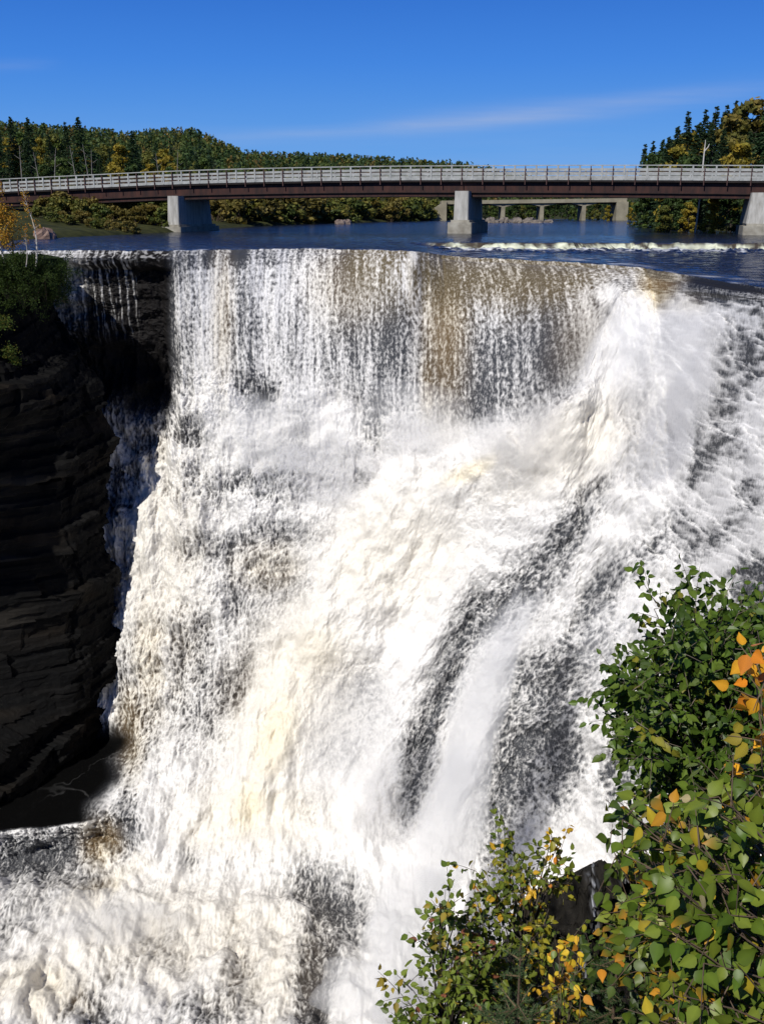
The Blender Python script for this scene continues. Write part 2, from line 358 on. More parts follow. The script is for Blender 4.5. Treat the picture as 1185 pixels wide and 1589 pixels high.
# dark / thin places, and shade painted on the left cascade, traced as ellipses (centre, radii, angle, amount)
THIN_SHADE = [(80, 1312, 120, 26, -8, .62), (170, 1300, 40, 30, 0, .35), (244, 490, 36, 110, 0, .95), (215, 560, 42, 50, 0, .85), (150, 530, 40, 50, 20, .35), (190, 450, 14, 60, 0, .40), (170, 570, 80, 75, 0, .68), (290, 505, 16, 75, 0, .55), (378, 515, 26, 85, 0, .62), (400, 605, 34, 38, 0, .60),
        (450, 520, 26, 60, 0, .35), (230, 410, 60, 14, 0, .45),
        (545, 480, 30, 90, 0, .42), (605, 525, 22, 60, 0, .62), (700, 500, 30, 130, 0, .34), (780, 560, 45, 70, 0, .52), (862, 540, 38, 80, 0, .55), (800, 450, 90, 45, 0, .36),
        (745, 620, 30, 30, 0, .5), (670, 520, 20, 110, 0, .36),
        (583, 640, 17, 52, 8, .38), (463, 655, 24, 40, 0, .30), (430, 760, 40, 30, 0, .28), (560, 745, 16, 14, 0, .35),
        (1150, 545, 42, 55, 10, .60), (1118, 640, 30, 50, 25, .48), (1090, 715, 18, 35, 30, .50), (1128, 690, 40, 20, 0, .35), (1165, 760, 22, 28, 0, .5),
        (1010, 565, 30, 60, 25, .22), (975, 640, 40, 35, 20, .18),
        (890, 825, 26, 52, 33, .68), (930, 755, 30, 12, -30, .40), (830, 895, 55, 34, -38, .42), (935, 915, 22, 60, 30, .58), (1030, 830, 60, 22, -35, .38), (1100, 840, 60, 22, -35, .42), (1175, 905, 35, 40, 0, .75),
        (760, 950, 60, 36, -35, .40), (700, 1030, 24, 85, 20, .54), (655, 1150, 24, 90, 12, .55), (632, 1225, 18, 60, 8, .45),
        (835, 1090, 55, 90, 14, .42), (815, 1190, 50, 85, 8, .48), (770, 1260, 38, 80, 5, .56), (900, 1040, 40, 60, 15, .35), (950, 1000, 40, 40, 0, .3), (960, 1205, 30, 55, 0, .50), (870, 1180, 25, 80, 0, .40),
        (545, 1080, 45, 50, 0, .32), (520, 1160, 40, 40, 0, .22), (480, 1240, 25, 30, 0, .18),
        (495, 1385, 48, 40, 10, .58), (500, 1470, 34, 75, 14, .72), (486, 1560, 22, 50, 10, .75), (555, 1420, 28, 50, 10, .30),
        (372, 1050, 22, 55, 20, .42), (340, 1110, 25, 60, 5, .30), (390, 920, 45, 60, 0, .34), (330, 850, 55, 25, 0, .42), (440, 830, 70, 20, -5, .40), (300, 760, 60, 40, 0, .24), (375, 745, 26, 18, 0, .45), (225, 690, 24, 20, 0, .45), (290, 665, 30, 22, 0, .42),
        (195, 740, 26, 20, 0, .45), (185, 790, 24, 24, 0, .45), (200, 870, 20, 30, 0, .2), (290, 990, 50, 60, 0, .26), (215, 1060, 30, 80, 0, .34), (205, 1150, 30, 50, 0, .35), (300, 1080, 30, 70, 0, .25), (450, 900, 30, 50, 0, .3),
        (60, 1345, 90, 28, 0, .46), (40, 1415, 60, 30, -20, .42), (115, 1370, 40, 20, 0, .4), (190, 1270, 22, 40, 10, .45), (250, 1470, 40, 30, 0, .28), (140, 1560, 40, 35, 20, .38), (305, 1570, 34, 26, 0, .50), (370, 1510, 30, 60, 0, .28),
        (290, 1330, 18, 18, 0, .3), (180, 1500, 40, 20, 0, .2), (1110, 452, 60, 16, 8, .80), (1020, 440, 26, 30, 10, .45)]
BRIGHT = [(1000, 590, 90, 110, 25, .78), (620, 830, 120, 90, -35, .93), (520, 980, 90, 110, 30, .93), (450, 1130, 80, 120, 20, .92), (720, 760, 130, 60, -30, .9), (400, 1260, 110, 50, 0, .92), (640, 398, 9, 26, 0, .9), (235, 830, 30, 70, 0, .5), (900, 700, 80, 50, -35, .7), (942, 455, 32, 22, 0, .9), (632, 440, 14, 38, 0, .8), (700, 680, 110, 28, 0, .9), (480, 420, 45, 35, 0, .45), (310, 450, 30, 40, 0, .3), (345, 470, 12, 90, 0, .4), (110, 455, 14, 20, 0, .9), (560, 600, 70, 24, 0, .6), (125, 420, 20, 25, 0, .5),
          (1080, 500, 60, 26, -5, .8), (430, 870, 5, 5, 0, 0), (490, 1330, 40, 24, 0, .6), (960, 500, 40, 30, -30, .7), (880, 640, 60, 40, -40, .8), (645, 600, 16, 50, 0, .4), (560, 900, 50, 50, 0, .6), (395, 1290, 80, 30, 0, .5), (875, 1340, 36, 30, 0, .8)]
SOFT = [(180, 1450, 230, 120, 0, .65), (400, 1450, 90, 120, 0, .6), (600, 850, 150, 130, -30, 1), (470, 1020, 110, 140, 25, .9), (420, 1200, 110, 110, 20, .9), (1040, 560, 100, 110, 20, .95), (250, 880, 50, 130, 0, .5), (960, 560, 110, 100, -30, 1), (850, 700, 120, 70, -20, 1), (720, 690, 120, 50, 0, 1), (620, 790, 110, 90, -30, 1), (560, 900, 90, 100, 0, .9), (640, 1000, 70, 110, 20, .9), (500, 1080, 110, 120, 0, .8), (560, 1250, 90, 130, 0, .9),
        (640, 1400, 90, 150, 10, 1), (600, 1530, 110, 90, 0, 1), (740, 1130, 36, 140, 16, 1), (700, 1280, 60, 100, 12, 1), (400, 1250, 110, 90, 0, .8), (480, 660, 90, 60, 0, .8), (380, 700, 70, 40, 0, .6), (290, 1290, 90, 60, 0, .7), (250, 1200, 60, 40, 0, .5),
        (140, 500, 60, 60, 0, .7), (200, 600, 70, 50, 0, .6), (880, 1330, 50, 50, 0, .9), (1040, 620, 50, 100, 20, .6), (800, 1000, 80, 20, -30, .6), (200, 1420, 150, 90, 0, .4), (350, 1400, 80, 60, 0, .5), (930, 870, 40, 100, 35, .5), (300, 820, 80, 60, 20, .5), (150, 1220, 50, 40, 0, .8)]
BROWN = [(600, 860, 130, 90, -40, .32), (450, 1060, 90, 150, 25, .38), (400, 1260, 110, 60, 0, .35), (250, 900, 70, 200, 0, .28), (250, 1450, 200, 90, 0, .3), (400, 1480, 110, 100, 0, .3), (690, 480, 34, 150, 0, .68), (665, 590, 14, 60, 0, .5), (800, 430, 130, 40, 0, .5), (540, 440, 60, 60, 0, .4), (1020, 440, 30, 36, 12, 1.0), (725, 738, 50, 14, -28, .7), (430, 1140, 34, 80, 18, .75), (388, 1250, 30, 50, 22, .75), (490, 1010, 50, 50, -30, .5), (560, 880, 50, 60, 0, .35),
         (235, 1020, 24, 110, 0, .5), (205, 1130, 24, 70, 0, .6), (150, 1380, 80, 22, -32, .45), (60, 1530, 80, 50, 0, .5), (360, 1450, 60, 60, 0, .35), (430, 1500, 30, 90, 0, .35), (225, 700, 40, 40, 0, .4), (240, 800, 30, 60, 0, .3), (420, 880, 60, 40, 0, .35), (155, 1310, 30, 36, 0, .7), (860, 700, 140, 60, -25, .3), (345, 480, 16, 110, 0, .45), (330, 1290, 60, 40, 0, .3), (1065, 470, 30, 20, 0, .3), (640, 430, 10, 50, 0, .4), (900, 500, 40, 90, 20, .25)]
def splat(px, py, L_, mode):
    out_ = np.ones_like(px) if mode == 'mul' else np.zeros_like(px)
    for cx, cy, rx, ry, an, am in L_:
        a = radians(an); dx = px - cx; dy = py - cy      # angle: lean; positive = top leans to the right
        u = (dx * cos(a) + dy * sin(a)) / rx; v = (-dx * sin(a) + dy * cos(a)) / ry
        g = np.exp(-((u * u + v * v) ** 1.3) * .8) * am
        out_ = out_ * (1 - g) if mode == 'mul' else np.maximum(out_, g)
    return out_

def build_falls():
    xs = np.arange(-26.5, 22.0, .047); nc = len(xs)
    # section polylines, resampled with even spacing at the middle of the falls
    D1 = lipY(xs); Z1 = lipZ(xs); k = [np.interp(xs, K[:, 0], K[:, i]) for i in range(1, 9)]
    PD = np.stack([D1 + 0.0, D1 - .35, k[0], k[2], k[4], k[6], k[6] * 0 + 30.0], 0)
    PZ = np.stack([Z1 + 0.0, Z1 - .22, k[1], k[3], k[5], k[7], k[7] * 0 + ZB - .6], 0)
    PD[2] = np.where(xs < -13, PD[2], np.minimum(PD[2], D1 - .9))
    kk_ = sstep(9.5, 14.5, xs); PD[2] = PD[2] * (1 - kk_) + np.maximum(PD[2], D1 - 2.0) * kk_
    cnt = [10, 240, 420, 130, 60, 300]
    Ds, Zs, seg = [], [], []
    for i, c in enumerate(cnt):
        tt = (np.arange(c) / c)[:, None]
        if i == 1:                                        # free fall: parabola
            Ds.append(PD[1] + (PD[2] - PD[1]) * np.sqrt(tt)); Zs.append(PZ[1] + (PZ[2] - PZ[1]) * tt)
        else:
            Ds.append(PD[i] * (1 - tt) + PD[i + 1] * tt); Zs.append(PZ[i] * (1 - tt) + PZ[i + 1] * tt)
        seg += [i + j / c for j in range(c)]
    D = np.concatenate(Ds); Z = np.concatenate(Zs); seg = np.array(seg)[:, None]; nr = len(D)
    X = np.repeat(xs[None], nr, 0)
    wob = (.25 * fbm(xs * .5, xs * 0 + 4, 12, 4) * sstep(-14, -16, xs))[None]; D = D + wob * (np.abs(seg - 4.4) < 1.2)
    # round the corners below the lip
    def blur(A, n):
        for _ in range(n):
            B = A.copy(); B[13:-1] = (A[12:-2] + A[13:-1] * 2 + A[14:]) / 4; A = B
        return A
    D = blur(D, 60); Z = blur(Z, 60)
    arc = np.concatenate([np.zeros((1, nc)), np.cumsum(np.hypot(np.diff(D, axis=0), np.diff(Z, axis=0)), 0)])
    arc = np.repeat(arc[:, nc // 2][:, None], nc, 1) * .5 + arc * .5
    px, py = proj(X, D, Z)
    cur = sstep(2.08, 1.80, seg + .10 * noise2(X * .45, X * 0, 61))        # 1 on the free-falling curtain
    thin = splat(px + 8 * noise2(X * .4, arc * .4, 71), py + 8 * noise2(X * .4, arc * .4, 72), THIN_SHADE, 'mul')
    bri = splat(px, py, BRIGHT, 'max') * (.5 + .5 * thin); soft = splat(px, py, SOFT, 'max'); brown = splat(px, py, BROWN, 'max')
    pool = sstep(2.93, 3.0, seg) * sstep(4.0, 3.97, seg) * sstep(-16.0, -18.0, X + .8 * noise2(arc * .5, X * .2, 44))
    lean = sstep(560, 900, py) * sstep(250, 650, px) * (1 - cur) * .75 * sstep(1420, 1200, py)
    # flow coordinates
    A0 = X; B0 = arc
    th = radians(30); A1 = X * cos(th) + arc * sin(th); B1 = -X * sin(th) + arc * cos(th)
    wA = .25 * fbm(X * .8, arc * .5, 81, 3)
    def fl(fn, sa, sb, seed, o):
        n0 = fn((A0 + wA) * sa, B0 * sb, seed, o)
        n1 = fn((A1 + wA) * sa, B1 * sb, seed + 50, o)
        return n0 * (1 - lean) + n1 * lean
    streak = fl(fbm, 1.5, .20, 101, 4)                    # long threads
    fine = fl(fbm, 7.5, 3.2, 111, 3)                      # flecks
    lace = fl(ridged, 3.6, 2.0, 121, 3)                   # lacy froth
    big = fl(fbm, .42, .25, 131, 3)
    rib = fbm(X * 4.5, arc * .30, 141, 4)
    strand = fl(fbm, 3.6, .42, 151, 4)                 # curtain ribs
    # ---- coverage of foam
    d = .95 * thin + 0 * X
    d = d * (1 - cur) + cur * (np.minimum(.565 * thin + .16 * noise2(X * .35, X * 0 + 8, 15), .95))
    left_c = cur * sstep(540, 440, px) * sstep(262, 275, px)
    d = d + .24 * left_c
    d = np.maximum(d, bri)
    top = sstep(1.35, 1.02, seg); d = d - (.10 + .08 * sstep(500, 560, px) + .25 * sstep(1050, 1075, px)) * top * (1 - bri) - sstep(520, 440, px) * sstep(1.14, 1.02, seg) * (.15 + .5 * sstep(-.1, .3, noise2(X * .7, X * 0, 66))) * sstep(250, 280, px)
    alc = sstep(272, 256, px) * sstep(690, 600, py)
    d = np.clip(d - .16 * alc * sstep(120, 150, px), 0, 1) * (1 - pool)
    vr = (1 - .82 * soft)
    n_c = .50 * fine + .50 * rib + .22 * (lace - .55) * 1.6 + .15 * streak
    n_f = .42 * fine + .45 * (lace - .60) * 1.9 + .40 * streak + .45 * strand + .35 * big
    nn = (n_c * cur + n_f * (1 - cur)) * vr
    base = d * 1.15 - .13
    c = np.clip(base + nn * (1.35 - .65 * sstep(.65, 1.0, d)) * sstep(.0, .12, d), 0, 1)
    c = c * (1 - pool) + pool * .22 * sstep(.95, .995, ridged(X * .22 + .3 * fbm(X, arc, 5, 2), arc * .3, 151, 1)) * sstep(-22.5, -16, X)
    c = c * c * (3 - 2 * c) * .6 + c * .4
    thr = (sstep(.78, .93, ridged(X * 1.3 + .07 * noise2(arc * 1.1, X, 7), arc * .04, 155, 1)) * (.6 + .8 * noise2(X * 9, arc * 2.2, 158)) + .7 * sstep(.75, .95, ridged(X * 2.9 + .05 * noise2(arc * 1.4, X, 8), arc * .05, 159, 1)) * sstep(0, .3, noise2(X * 5, arc * .8, 160))) * sstep(112, 125, px) * sstep(222, 205, px) * sstep(540, 470, py)
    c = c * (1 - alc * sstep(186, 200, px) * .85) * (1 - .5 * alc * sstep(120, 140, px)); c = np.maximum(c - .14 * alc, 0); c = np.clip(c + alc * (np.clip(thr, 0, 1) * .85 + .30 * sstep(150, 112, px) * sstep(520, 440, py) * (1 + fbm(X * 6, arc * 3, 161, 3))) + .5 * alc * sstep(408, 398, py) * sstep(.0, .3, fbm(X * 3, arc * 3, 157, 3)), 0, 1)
    # ---- relief
    amp = (1 - cur) * (1 - pool) * sstep(0, .3, seg)
    lower = sstep(4.6, 5.2, seg)
    jet = splat(px, py, [(980, 560, 110, 120, 35, .6), (850, 660, 110, 50, -30, 1), (640, 780, 120, 60, -45, 1), (520, 960, 60, 110, 30, 1), (425, 1140, 46, 110, 18, 1), (640, 1050, 40, 140, 20, .6), (740, 1130, 26, 160, 16, 1), (220, 980, 34, 200, 2, .8), (900, 1000, 90, 30, -14, .6)], 'max')
    hole = 1 - splat(px, py, THIN_SHADE, 'mul')
    disp = amp * (1.3 * big + .50 * fbm(X * .9, arc * .8, 161, 2) * (1 - .3 * soft) + .34 * streak + (.20 * fine + .16 * (lace - .5)) * (1 - .6 * soft) * (1 - .45 * lower) + 1.5 * jet - .7 * hole)
    bed = fbm(X * .8 + arc * .35, arc * .9, 172, 2); disp = disp + amp * hole * .9 * (np.floor(bed * 5) / 5)
    disp = disp + alc * cur * sstep(1.03, 1.12, seg) * (.55 * np.floor(6 * fbm(X * .5, arc * .8, 173, 3)) / 6 + .18 * fbm(X * 2.5, arc * 2.0, 174, 3))
    disp = disp + alc * cur * .9 * (sstep(1.0, 1.03, seg) * sstep(1.15, 1.10, seg + .03 * noise2(X * .9, X * 0, 175)))
    # horizontal rock ledges under the water
    disp = disp + amp * (1 - lower) * (1 - soft * .7) * .45 * (noise2(arc * .55 + .6 * big, X * .12, 171))
    disp = disp + cur * sstep(1.0, 1.25, seg) * (.10 * rib + .05 * fine + .35 * noise2(X * .5, arc * .07, 181)) 
    disp = disp + top * 0
    dirY = -(.82 * (1 - lower) + .25 * lower); dirZ = .45 * (1 - lower) + .85 * lower
    D2 = D + disp * dirY; Z2 = Z + disp * dirZ * (1 - cur) + pool * .03 * fbm(X * 1.2, arc * 1.2, 191, 3)
    cc = c.ravel(); br = brown.ravel()
    one = np.ones((len(cc), 1)); al = alc.ravel()[:, None]; pl = pool.ravel()[:, None]
    foam = np.array([.78, .765, .745]) * (1 - br[:, None] * .75) + np.array([.82, .70, .44]) * br[:, None] * .75
    deep = np.array([.050, .053, .060]) * (1 - br[:, None]) + np.array([.17, .105, .035]) * br[:, None]
    tp_ = (cur * sstep(520, 560, px) * sstep(1.5, 1.05, seg) * (1 - .8 * sstep(1050, 1080, px))).ravel()[:, None]; deep = deep * (1 - tp_) + tp_ * np.array([.11, .085, .045])
    rt = (sstep(1050, 1080, px) * cur).ravel()[:, None]; deep = deep * (1 - .7 * rt)
    deep = deep * (1 - al) + al * np.array([.008, .007, .007]); foam = foam * (1 - .25 * al)  # shade of the recess painted in: rock blackened, foam dimmed
    deep = deep * (1 - pl) + pl * np.array([.0035, .0035, .0035]); foam = foam * (1 - pl) + pl * .45
    rough = .40 + .45 * cc + .35 * al[:, 0]; rough = rough * (1 - pl[:, 0]) + .22 * pl[:, 0]
    grain = (1.5 * (1 - .65 * soft) * (1 - pool) * sstep(0, .12, d) * (1 - .45 * sstep(.8, 1, d)) * (1 - .8 * alc)).ravel()
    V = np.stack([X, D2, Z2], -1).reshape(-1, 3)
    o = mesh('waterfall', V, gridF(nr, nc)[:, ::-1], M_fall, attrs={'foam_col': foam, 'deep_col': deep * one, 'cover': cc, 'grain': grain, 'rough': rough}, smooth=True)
    tag(o, 'wide white waterfall pouring from the dark river over the rock edge', 'waterfall', kind='structure')
if not QUICK: build_falls()

# ------------------------------------------------------------------ left cliff
def build_cliff():
    zs = np.arange(-34.5, -.30, .12); ys = np.arange(46, 68.5, .11)
    edge = np.array([(380, 100), (460, 96), (500, 104), (560, 132), (600, 146), (640, 160), (668, 173), (700, 165), (800, 158), (850, 172), (890, 186), (920, 180), (1000, 176), (1140, 168), (1250, 150), (1400, 120)], float)
    YY, ZZ = np.meshgrid(ys, zs, indexing='ij')
    _, pyz = proj(np.zeros_like(zs), np.full_like(zs, 61.5), zs)
    pe = np.interp(pyz, edge[:, 0], edge[:, 1])
    cdp = 61.5 * CT - (zs - CAMZ) * ST
    x0 = (pe - 592.5) / FOC * cdp
    XX = x0[None, :] - .55 * np.maximum(61.5 - YY, 0) - 1.5 * np.maximum(58.3 - YY, 0) * sstep(-7, -12, ZZ) * sstep(-30, -24, ZZ) * (1 + .02 * np.maximum(-ZZ, 0)) + 0 * ZZ
    XX = XX - .5 * np.maximum(YY - 61.5, 0)
    # bedding planes of the shale: beds and thinner laminae step in and out, cut by joints
    dip = ZZ - .22 * (YY - 60) + .5 * fbm(YY * .18, ZZ * .12, 3, 3)
    def rnd(a, k): return hsh(a.astype(np.int64), a.astype(np.int64) * 0 + k, 0, 5) / 4294967296.0 - .5
    b1_ = np.floor(dip / 1.55 + .25 * noise2(YY * .3, dip * .4, 8)); b2_ = np.floor(dip / .42)
    jn = np.floor(YY * .55 + 1.7 * rnd(b1_, 4)); jn2 = np.floor(YY * 1.5 + 3 * rnd(b2_, 9))
    st = rnd(b1_, 1) * 1.1 + .38 * rnd(b2_, 2) + .7 * rnd(jn * 31 + b1_, 3) + .28 * rnd(jn2 * 17 + b2_, 6)
    XX = XX + .9 * st + .8 * fbm(YY * .25, ZZ * .16, 17, 4) + .05 * fbm(YY * 3, ZZ * 3, 19, 3)
    YD = YY - .35 * st
    V = np.stack([XX, YD, ZZ], -1).reshape(-1, 3)
    nr, nc = len(ys), len(zs)
    # plateau behind the rim
    V2 = []; rim = np.stack([XX[:, -1], YD[:, -1], ZZ[:, -1]], -1)
    steps = [.5, 1.2, 2.5, 5, 9, 16, 30, 60]
    for s in steps:
        q = rim.copy(); q[:, 0] -= s; q[:, 2] += .25 * noise2(q[:, 0] * .5, q[:, 1] * .5, 23) - .05 - .0 * s; V2.append(q)
    F = gridF(nr, nc); n0 = nr * nc; ns = len(steps)
    V2 = np.stack(V2, 1).reshape(-1, 3); F2 = gridF(nr, ns) + n0
    a = np.arange(nr - 1); F3 = np.stack([a * nc + nc - 1, n0 + a * ns, n0 + (a + 1) * ns, (a + 1) * nc + nc - 1], -1)
    V = np.concatenate([V, V2])
    n = fbm(V[:, 1] * .6, V[:, 2] * 1.5, 29, 4); moss = sstep(-4, -.5, V[:, 2] + 2 * fbm(V[:, 1] * .3, V[:, 0] * .3, 30, 3))
    sunlit = (sstep(58.4, 57.0, V[:, 1]) * sstep(-8, -12, V[:, 2]) * sstep(-24, -20, V[:, 2]) * sstep(-.2, .2, fbm(V[:, 1] * .5, V[:, 2] * .4, 37, 3)))[:, None]
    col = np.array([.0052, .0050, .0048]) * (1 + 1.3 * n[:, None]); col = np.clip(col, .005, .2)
    rust = sstep(.1, .5, fbm(V[:, 1] * .25, V[:, 2] * .35, 35, 3))[:, None]
    col = col * (1 - sunlit) + sunlit * np.array([.026, .023, .019]) * (1 + 1.2 * n[:, None]) + rust * np.array([.008, .005, .002])  # sunlit part of the face painted brighter than the shaded rest
    col = np.clip(col, .003, .3)
    col = col * (1 - moss[:, None] * .6) + moss[:, None] * .6 * np.array([.03, .045, .012])
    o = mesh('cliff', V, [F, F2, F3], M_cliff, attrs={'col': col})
    tag(o, 'dark layered shale cliff at the left edge of the falls', 'cliff', kind='structure')
build_cliff()

# ------------------------------------------------------------------ land beyond the falls
def wx(px, Y): return float(at(px, 345, Y)[0])
BL = np.array([(62, -26), (75, -26.5), (88, -30), (100, -29), (112, -26), (125, -24), (145, -23), (175, -21), (215, -14), (260, 2), (300, 16), (400, 30), (800, 90)], float)
BR = np.array([(60, 62), (100, 50), (118, 47), (135, 43), (160, 43), (200, 50), (250, 61), (290, 68), (400, 90), (800, 170)], float)
def bankL(y): return np.interp(y, BL[:, 0], BL[:, 1])
def bankR(y): return np.interp(y, BR[:, 0], BR[:, 1])
SKY = np.array([(-400, 188), (0, 196), (60, 200), (140, 205), (210, 212), (270, 206), (300, 206), (335, 218), (380, 238), (450, 240), (600, 246), (700, 252), (790, 259), (840, 268), (1000, 280), (1500, 282)], float)
def land_z(x, y):
    x = np.asarray(x, float); y = np.asarray(y, float)
    dl = bankL(y) - x; dr = x - bankR(y); d = np.maximum(dl, dr)
    z = -1.6 + 2.1 * sstep(-2.5, 2.5, d) + 1.4 * sstep(2, 16, d)
    # far hills: height follows the skyline of the wooded ridge
    px, _ = proj(x, y, 10.0 + 0 * x)
    sk = np.interp(px, SKY[:, 0], SKY[:, 1])
    hz = np.maximum((329 - sk) / FOC * y - 9.0, 0)
    far = sstep(330, 560, y)
    near_l = sstep(10, 90, dl) * 6 * (1 - far)
    near_r = sstep(6, 60, dr) * 3 * (1 - far)
    z = z + near_l + near_r + far * np.maximum(hz - 3, 0) + .35 * noise2(x * .12, y * .12, 3) * sstep(-1, 3, d)
    closed = sstep(330, 400, y) * 4                      # the river bends away behind the trees
    return np.maximum(z, -1.6 + closed)
def build_land():
    ys = np.concatenate([np.arange(70, 140, 1.5), np.arange(140, 330, 4.), np.arange(330, 900, 14.), [1000, 1500, 3000, 9000]])
    u = np.linspace(-1, 1, 260); u = np.sign(u) * np.abs(u) ** 1.4
    Y = np.repeat(ys[:, None], 260, 1); X = u[None] * (60 + Y * .95)
    Z = land_z(X, np.minimum(Y, 800)); Z = np.where(Y > 900, Z * 0 + 3.0, Z)
    o = mesh('ground', np.stack([X, Y, Z], -1).reshape(-1, 3), gridF(len(ys), 260), M_ground, smooth=True)
    tag(o, kind='structure')
build_land()

# ------------------------------------------------------------------ trees
rng = np.random.RandomState(7)
def rdir(n):
    v = rng.normal(size=(n, 3)); return v / np.linalg.norm(v, axis=1)[:, None]
def quads(P, A, B, cols):
    """leaf clumps: centre P, half axes A and B; kite outline"""
    n = len(P); V = np.stack([P - A, P + B * .8 + A * .1, P + A, P - B * .8 + A * .1], 1).reshape(-1, 3)
    return V, np.arange(4 * n).reshape(-1, 4), np.repeat(cols, 4, 0)
def perp(D):
    r = rdir(len(D)); c = np.cross(D, r); return c / (np.linalg.norm(c, axis=1)[:, None] + 1e-9)
def conifer_mesh(h, spread, col, n=4200, ragged=.22, bare=.08):
    """needles in drooping tiers round the trunk"""
    nb = int(h * 17); tt = np.sort(rng.rand(nb) ** .8)
    P, A, B = [], [], []
    per = max(6, n // nb)
    for t in tt:
        z = h * (bare + (1 - bare) * t); r = spread * (1 - t) ** .85 * (1 - ragged + 2 * ragged * rng.rand()) + .12
        an = rng.rand() * 2 * math.pi; dv = np.array([cos(an), sin(an), -.22 + .25 * t])
        s = (rng.rand(per) ** .6)[:, None]
        p = np.array([0, 0, z]) + dv * r * s + rng.normal(size=(per, 3)) * np.array([.07, .07, .05]) * (.6 + r * .35)
        P.append(p); L_ = .13 + .08 * rng.rand(per, 1) + .05 * r
        a = dv + rng.normal(size=(per, 3)) * .45; a /= np.linalg.norm(a, axis=1)[:, None]; A.append(a * L_)
        b = perp(a); B.append(b * L_ * .42)
    P = np.concatenate(P); A = np.concatenate(A); B = np.concatenate(B)
    c = np.array(col) * (.65 + .7 * rng.rand(len(P), 1)); return quads(P, A, B, c)
def broad_mesh(h, spread, col, col2, n=2600, clumps=34, size=.26, base=.22):
    C, R = [], []
    for _ in range(clumps):
        t = rng.rand() ** .8; z = h * (base + (1 - base) * t) ; r = spread * math.sqrt(max(1 - ((t - .38) / .66) ** 2, .03))
        an = rng.rand() * 2 * math.pi; q = rng.rand() ** .5 * .85
        C.append([cos(an) * r * q, sin(an) * r * q, z - .05 * h]); R.append(spread * (.20 + .20 * rng.rand()))
    C = np.array(C); R = np.array(R); per = n // clumps
    cc = np.array(col) + (np.array(col2) - np.array(col)) * (rng.rand(clumps, 1) ** 1.5)
    d = rdir(clumps * per); rad = np.repeat(R, per)[:, None] * (rng.rand(clumps * per, 1) ** .33)
    P = np.repeat(C, per, 0) + d * rad * np.array([1, 1, .72])
    nrm = d + rng.normal(size=d.shape) * .6; nrm /= np.linalg.norm(nrm, axis=1)[:, None]
    a = np.cross(nrm, rdir(len(P))); a /= np.linalg.norm(a, axis=1)[:, None] + 1e-9; b = np.cross(nrm, a)
    s = size * (.6 + .7 * rng.rand(len(P), 1))
    return quads(P, a * s, b * s, np.repeat(cc, per, 0) * (.7 + .6 * rng.rand(len(P), 1))), C
def trunk_mb(h, r, c, limbs=None, bend=.25):
    m = MB(); k = 7; t = np.linspace(0, 1, k)
    Pp = np.stack([bend * np.sin(t * 2.3), bend * .5 * np.sin(t * 3.1), h * t - .4], 1); m.tube(Pp, r * (1 - .85 * t), 6, c)
    for q in (limbs if limbs is not None else []):
        b = np.array([0, 0, max(q[2] - h * .22 * (0.6 + rng.rand() * .6), h * .1)]); b[0] = bend * sin(b[2] / h * 2.3)
        mid = (b + q) / 2 + np.array([0, 0, -.04 * h]); m.tube([b, mid, q], [r * .35, r * .2, r * .08], 4, c)
    return m
PROTO = {}
def proto(kind, h, spread, col, col2=None, bark=(.06, .05, .04), **kw):
    name = 'spruce_tree' if kind == 'spruce' else 'leafy_tree'
    root = empty(name, (0, 0, 0))
    if kind == 'spruce':
        V, F, C = conifer_mesh(h, spread, col, **kw); trunk_mb(h, .011 * h, bark).build('trunk', M_bark, root)
    else:
        (V, F, C), cl = broad_mesh(h, spread, col, col2, **kw); trunk_mb(h * .85, .012 * h, bark, cl[::2]).build('trunk', M_bark, root)
    mesh('crown', V, F, M_leaf, root, {'col': C})
    return root
def copy_tree(root, loc, s, rz, sx=1.0, label=None, cat='tree', group=None, first=False):
    if first: r = root; kids = []
    else:
        r = root.copy(); COL.objects.link(r); kids = list(root.children)
    for ch in kids:
        c = ch.copy(); COL.objects.link(c); c.parent = r
    r.location = loc; r.scale = (s * sx, s * sx, s); r.rotation_euler = (0, 0, rz)
    for k in ('label', 'category', 'group'):
        if k in r: del r[k]
    return tag(r, label, cat, group)
USED = set()
def plant(key, px, py_top, Y, label, group, hh=None, base=None, sx=1.0):
    """a tree rooted on the land at ground distance Y whose top shows at row py_top"""
    root, h = PROTO[key]
    x = wx(px, Y); zb = float(land_z(x, Y)) - .1 if base is None else base
    H = hh if hh else max(elev(py_top, Y) - zb, 1.2)
    first = key not in USED; USED.add(key)
    return copy_tree(root, (x, Y, zb), H / h, rng.rand() * 6.28, sx, label, 'tree', group, first)
PROTO['s1'] = (proto('spruce', 15, 2.5, (.026, .046, .020)), 15)
PROTO['s2'] = (proto('spruce', 15, 1.7, (.024, .042, .018), ragged=.26, n=3000), 15)
PROTO['s3'] = (proto('spruce', 15, 3.3, (.028, .052, .020), n=4600, ragged=.35), 15)
PROTO['green'] = (proto('broad', 12, 3.4, (.045, .075, .020), (.075, .10, .022)), 12)
PROTO['olive'] = (proto('broad', 12, 3.0, (.070, .085, .020), (.13, .12, .025)), 12)
PROTO['yellow'] = (proto('broad', 12, 2.8, (.14, .125, .020), (.26, .18, .022)), 12)
PROTO['orange'] = (proto('broad', 12, 2.9, (.085, .085, .020), (.16, .12, .028), clumps=30), 12)
PROTO['dark'] = (proto('broad', 12, 3.6, (.030, .052, .016), (.045, .07, .018)), 12)
DESC = dict(s1='dark spruce', s2='slender dark spruce', s3='broad dark spruce', green='leafy green tree', olive='olive green tree',
            yellow='yellow green autumn tree', orange='golden brown autumn tree', dark='dark green leafy tree')
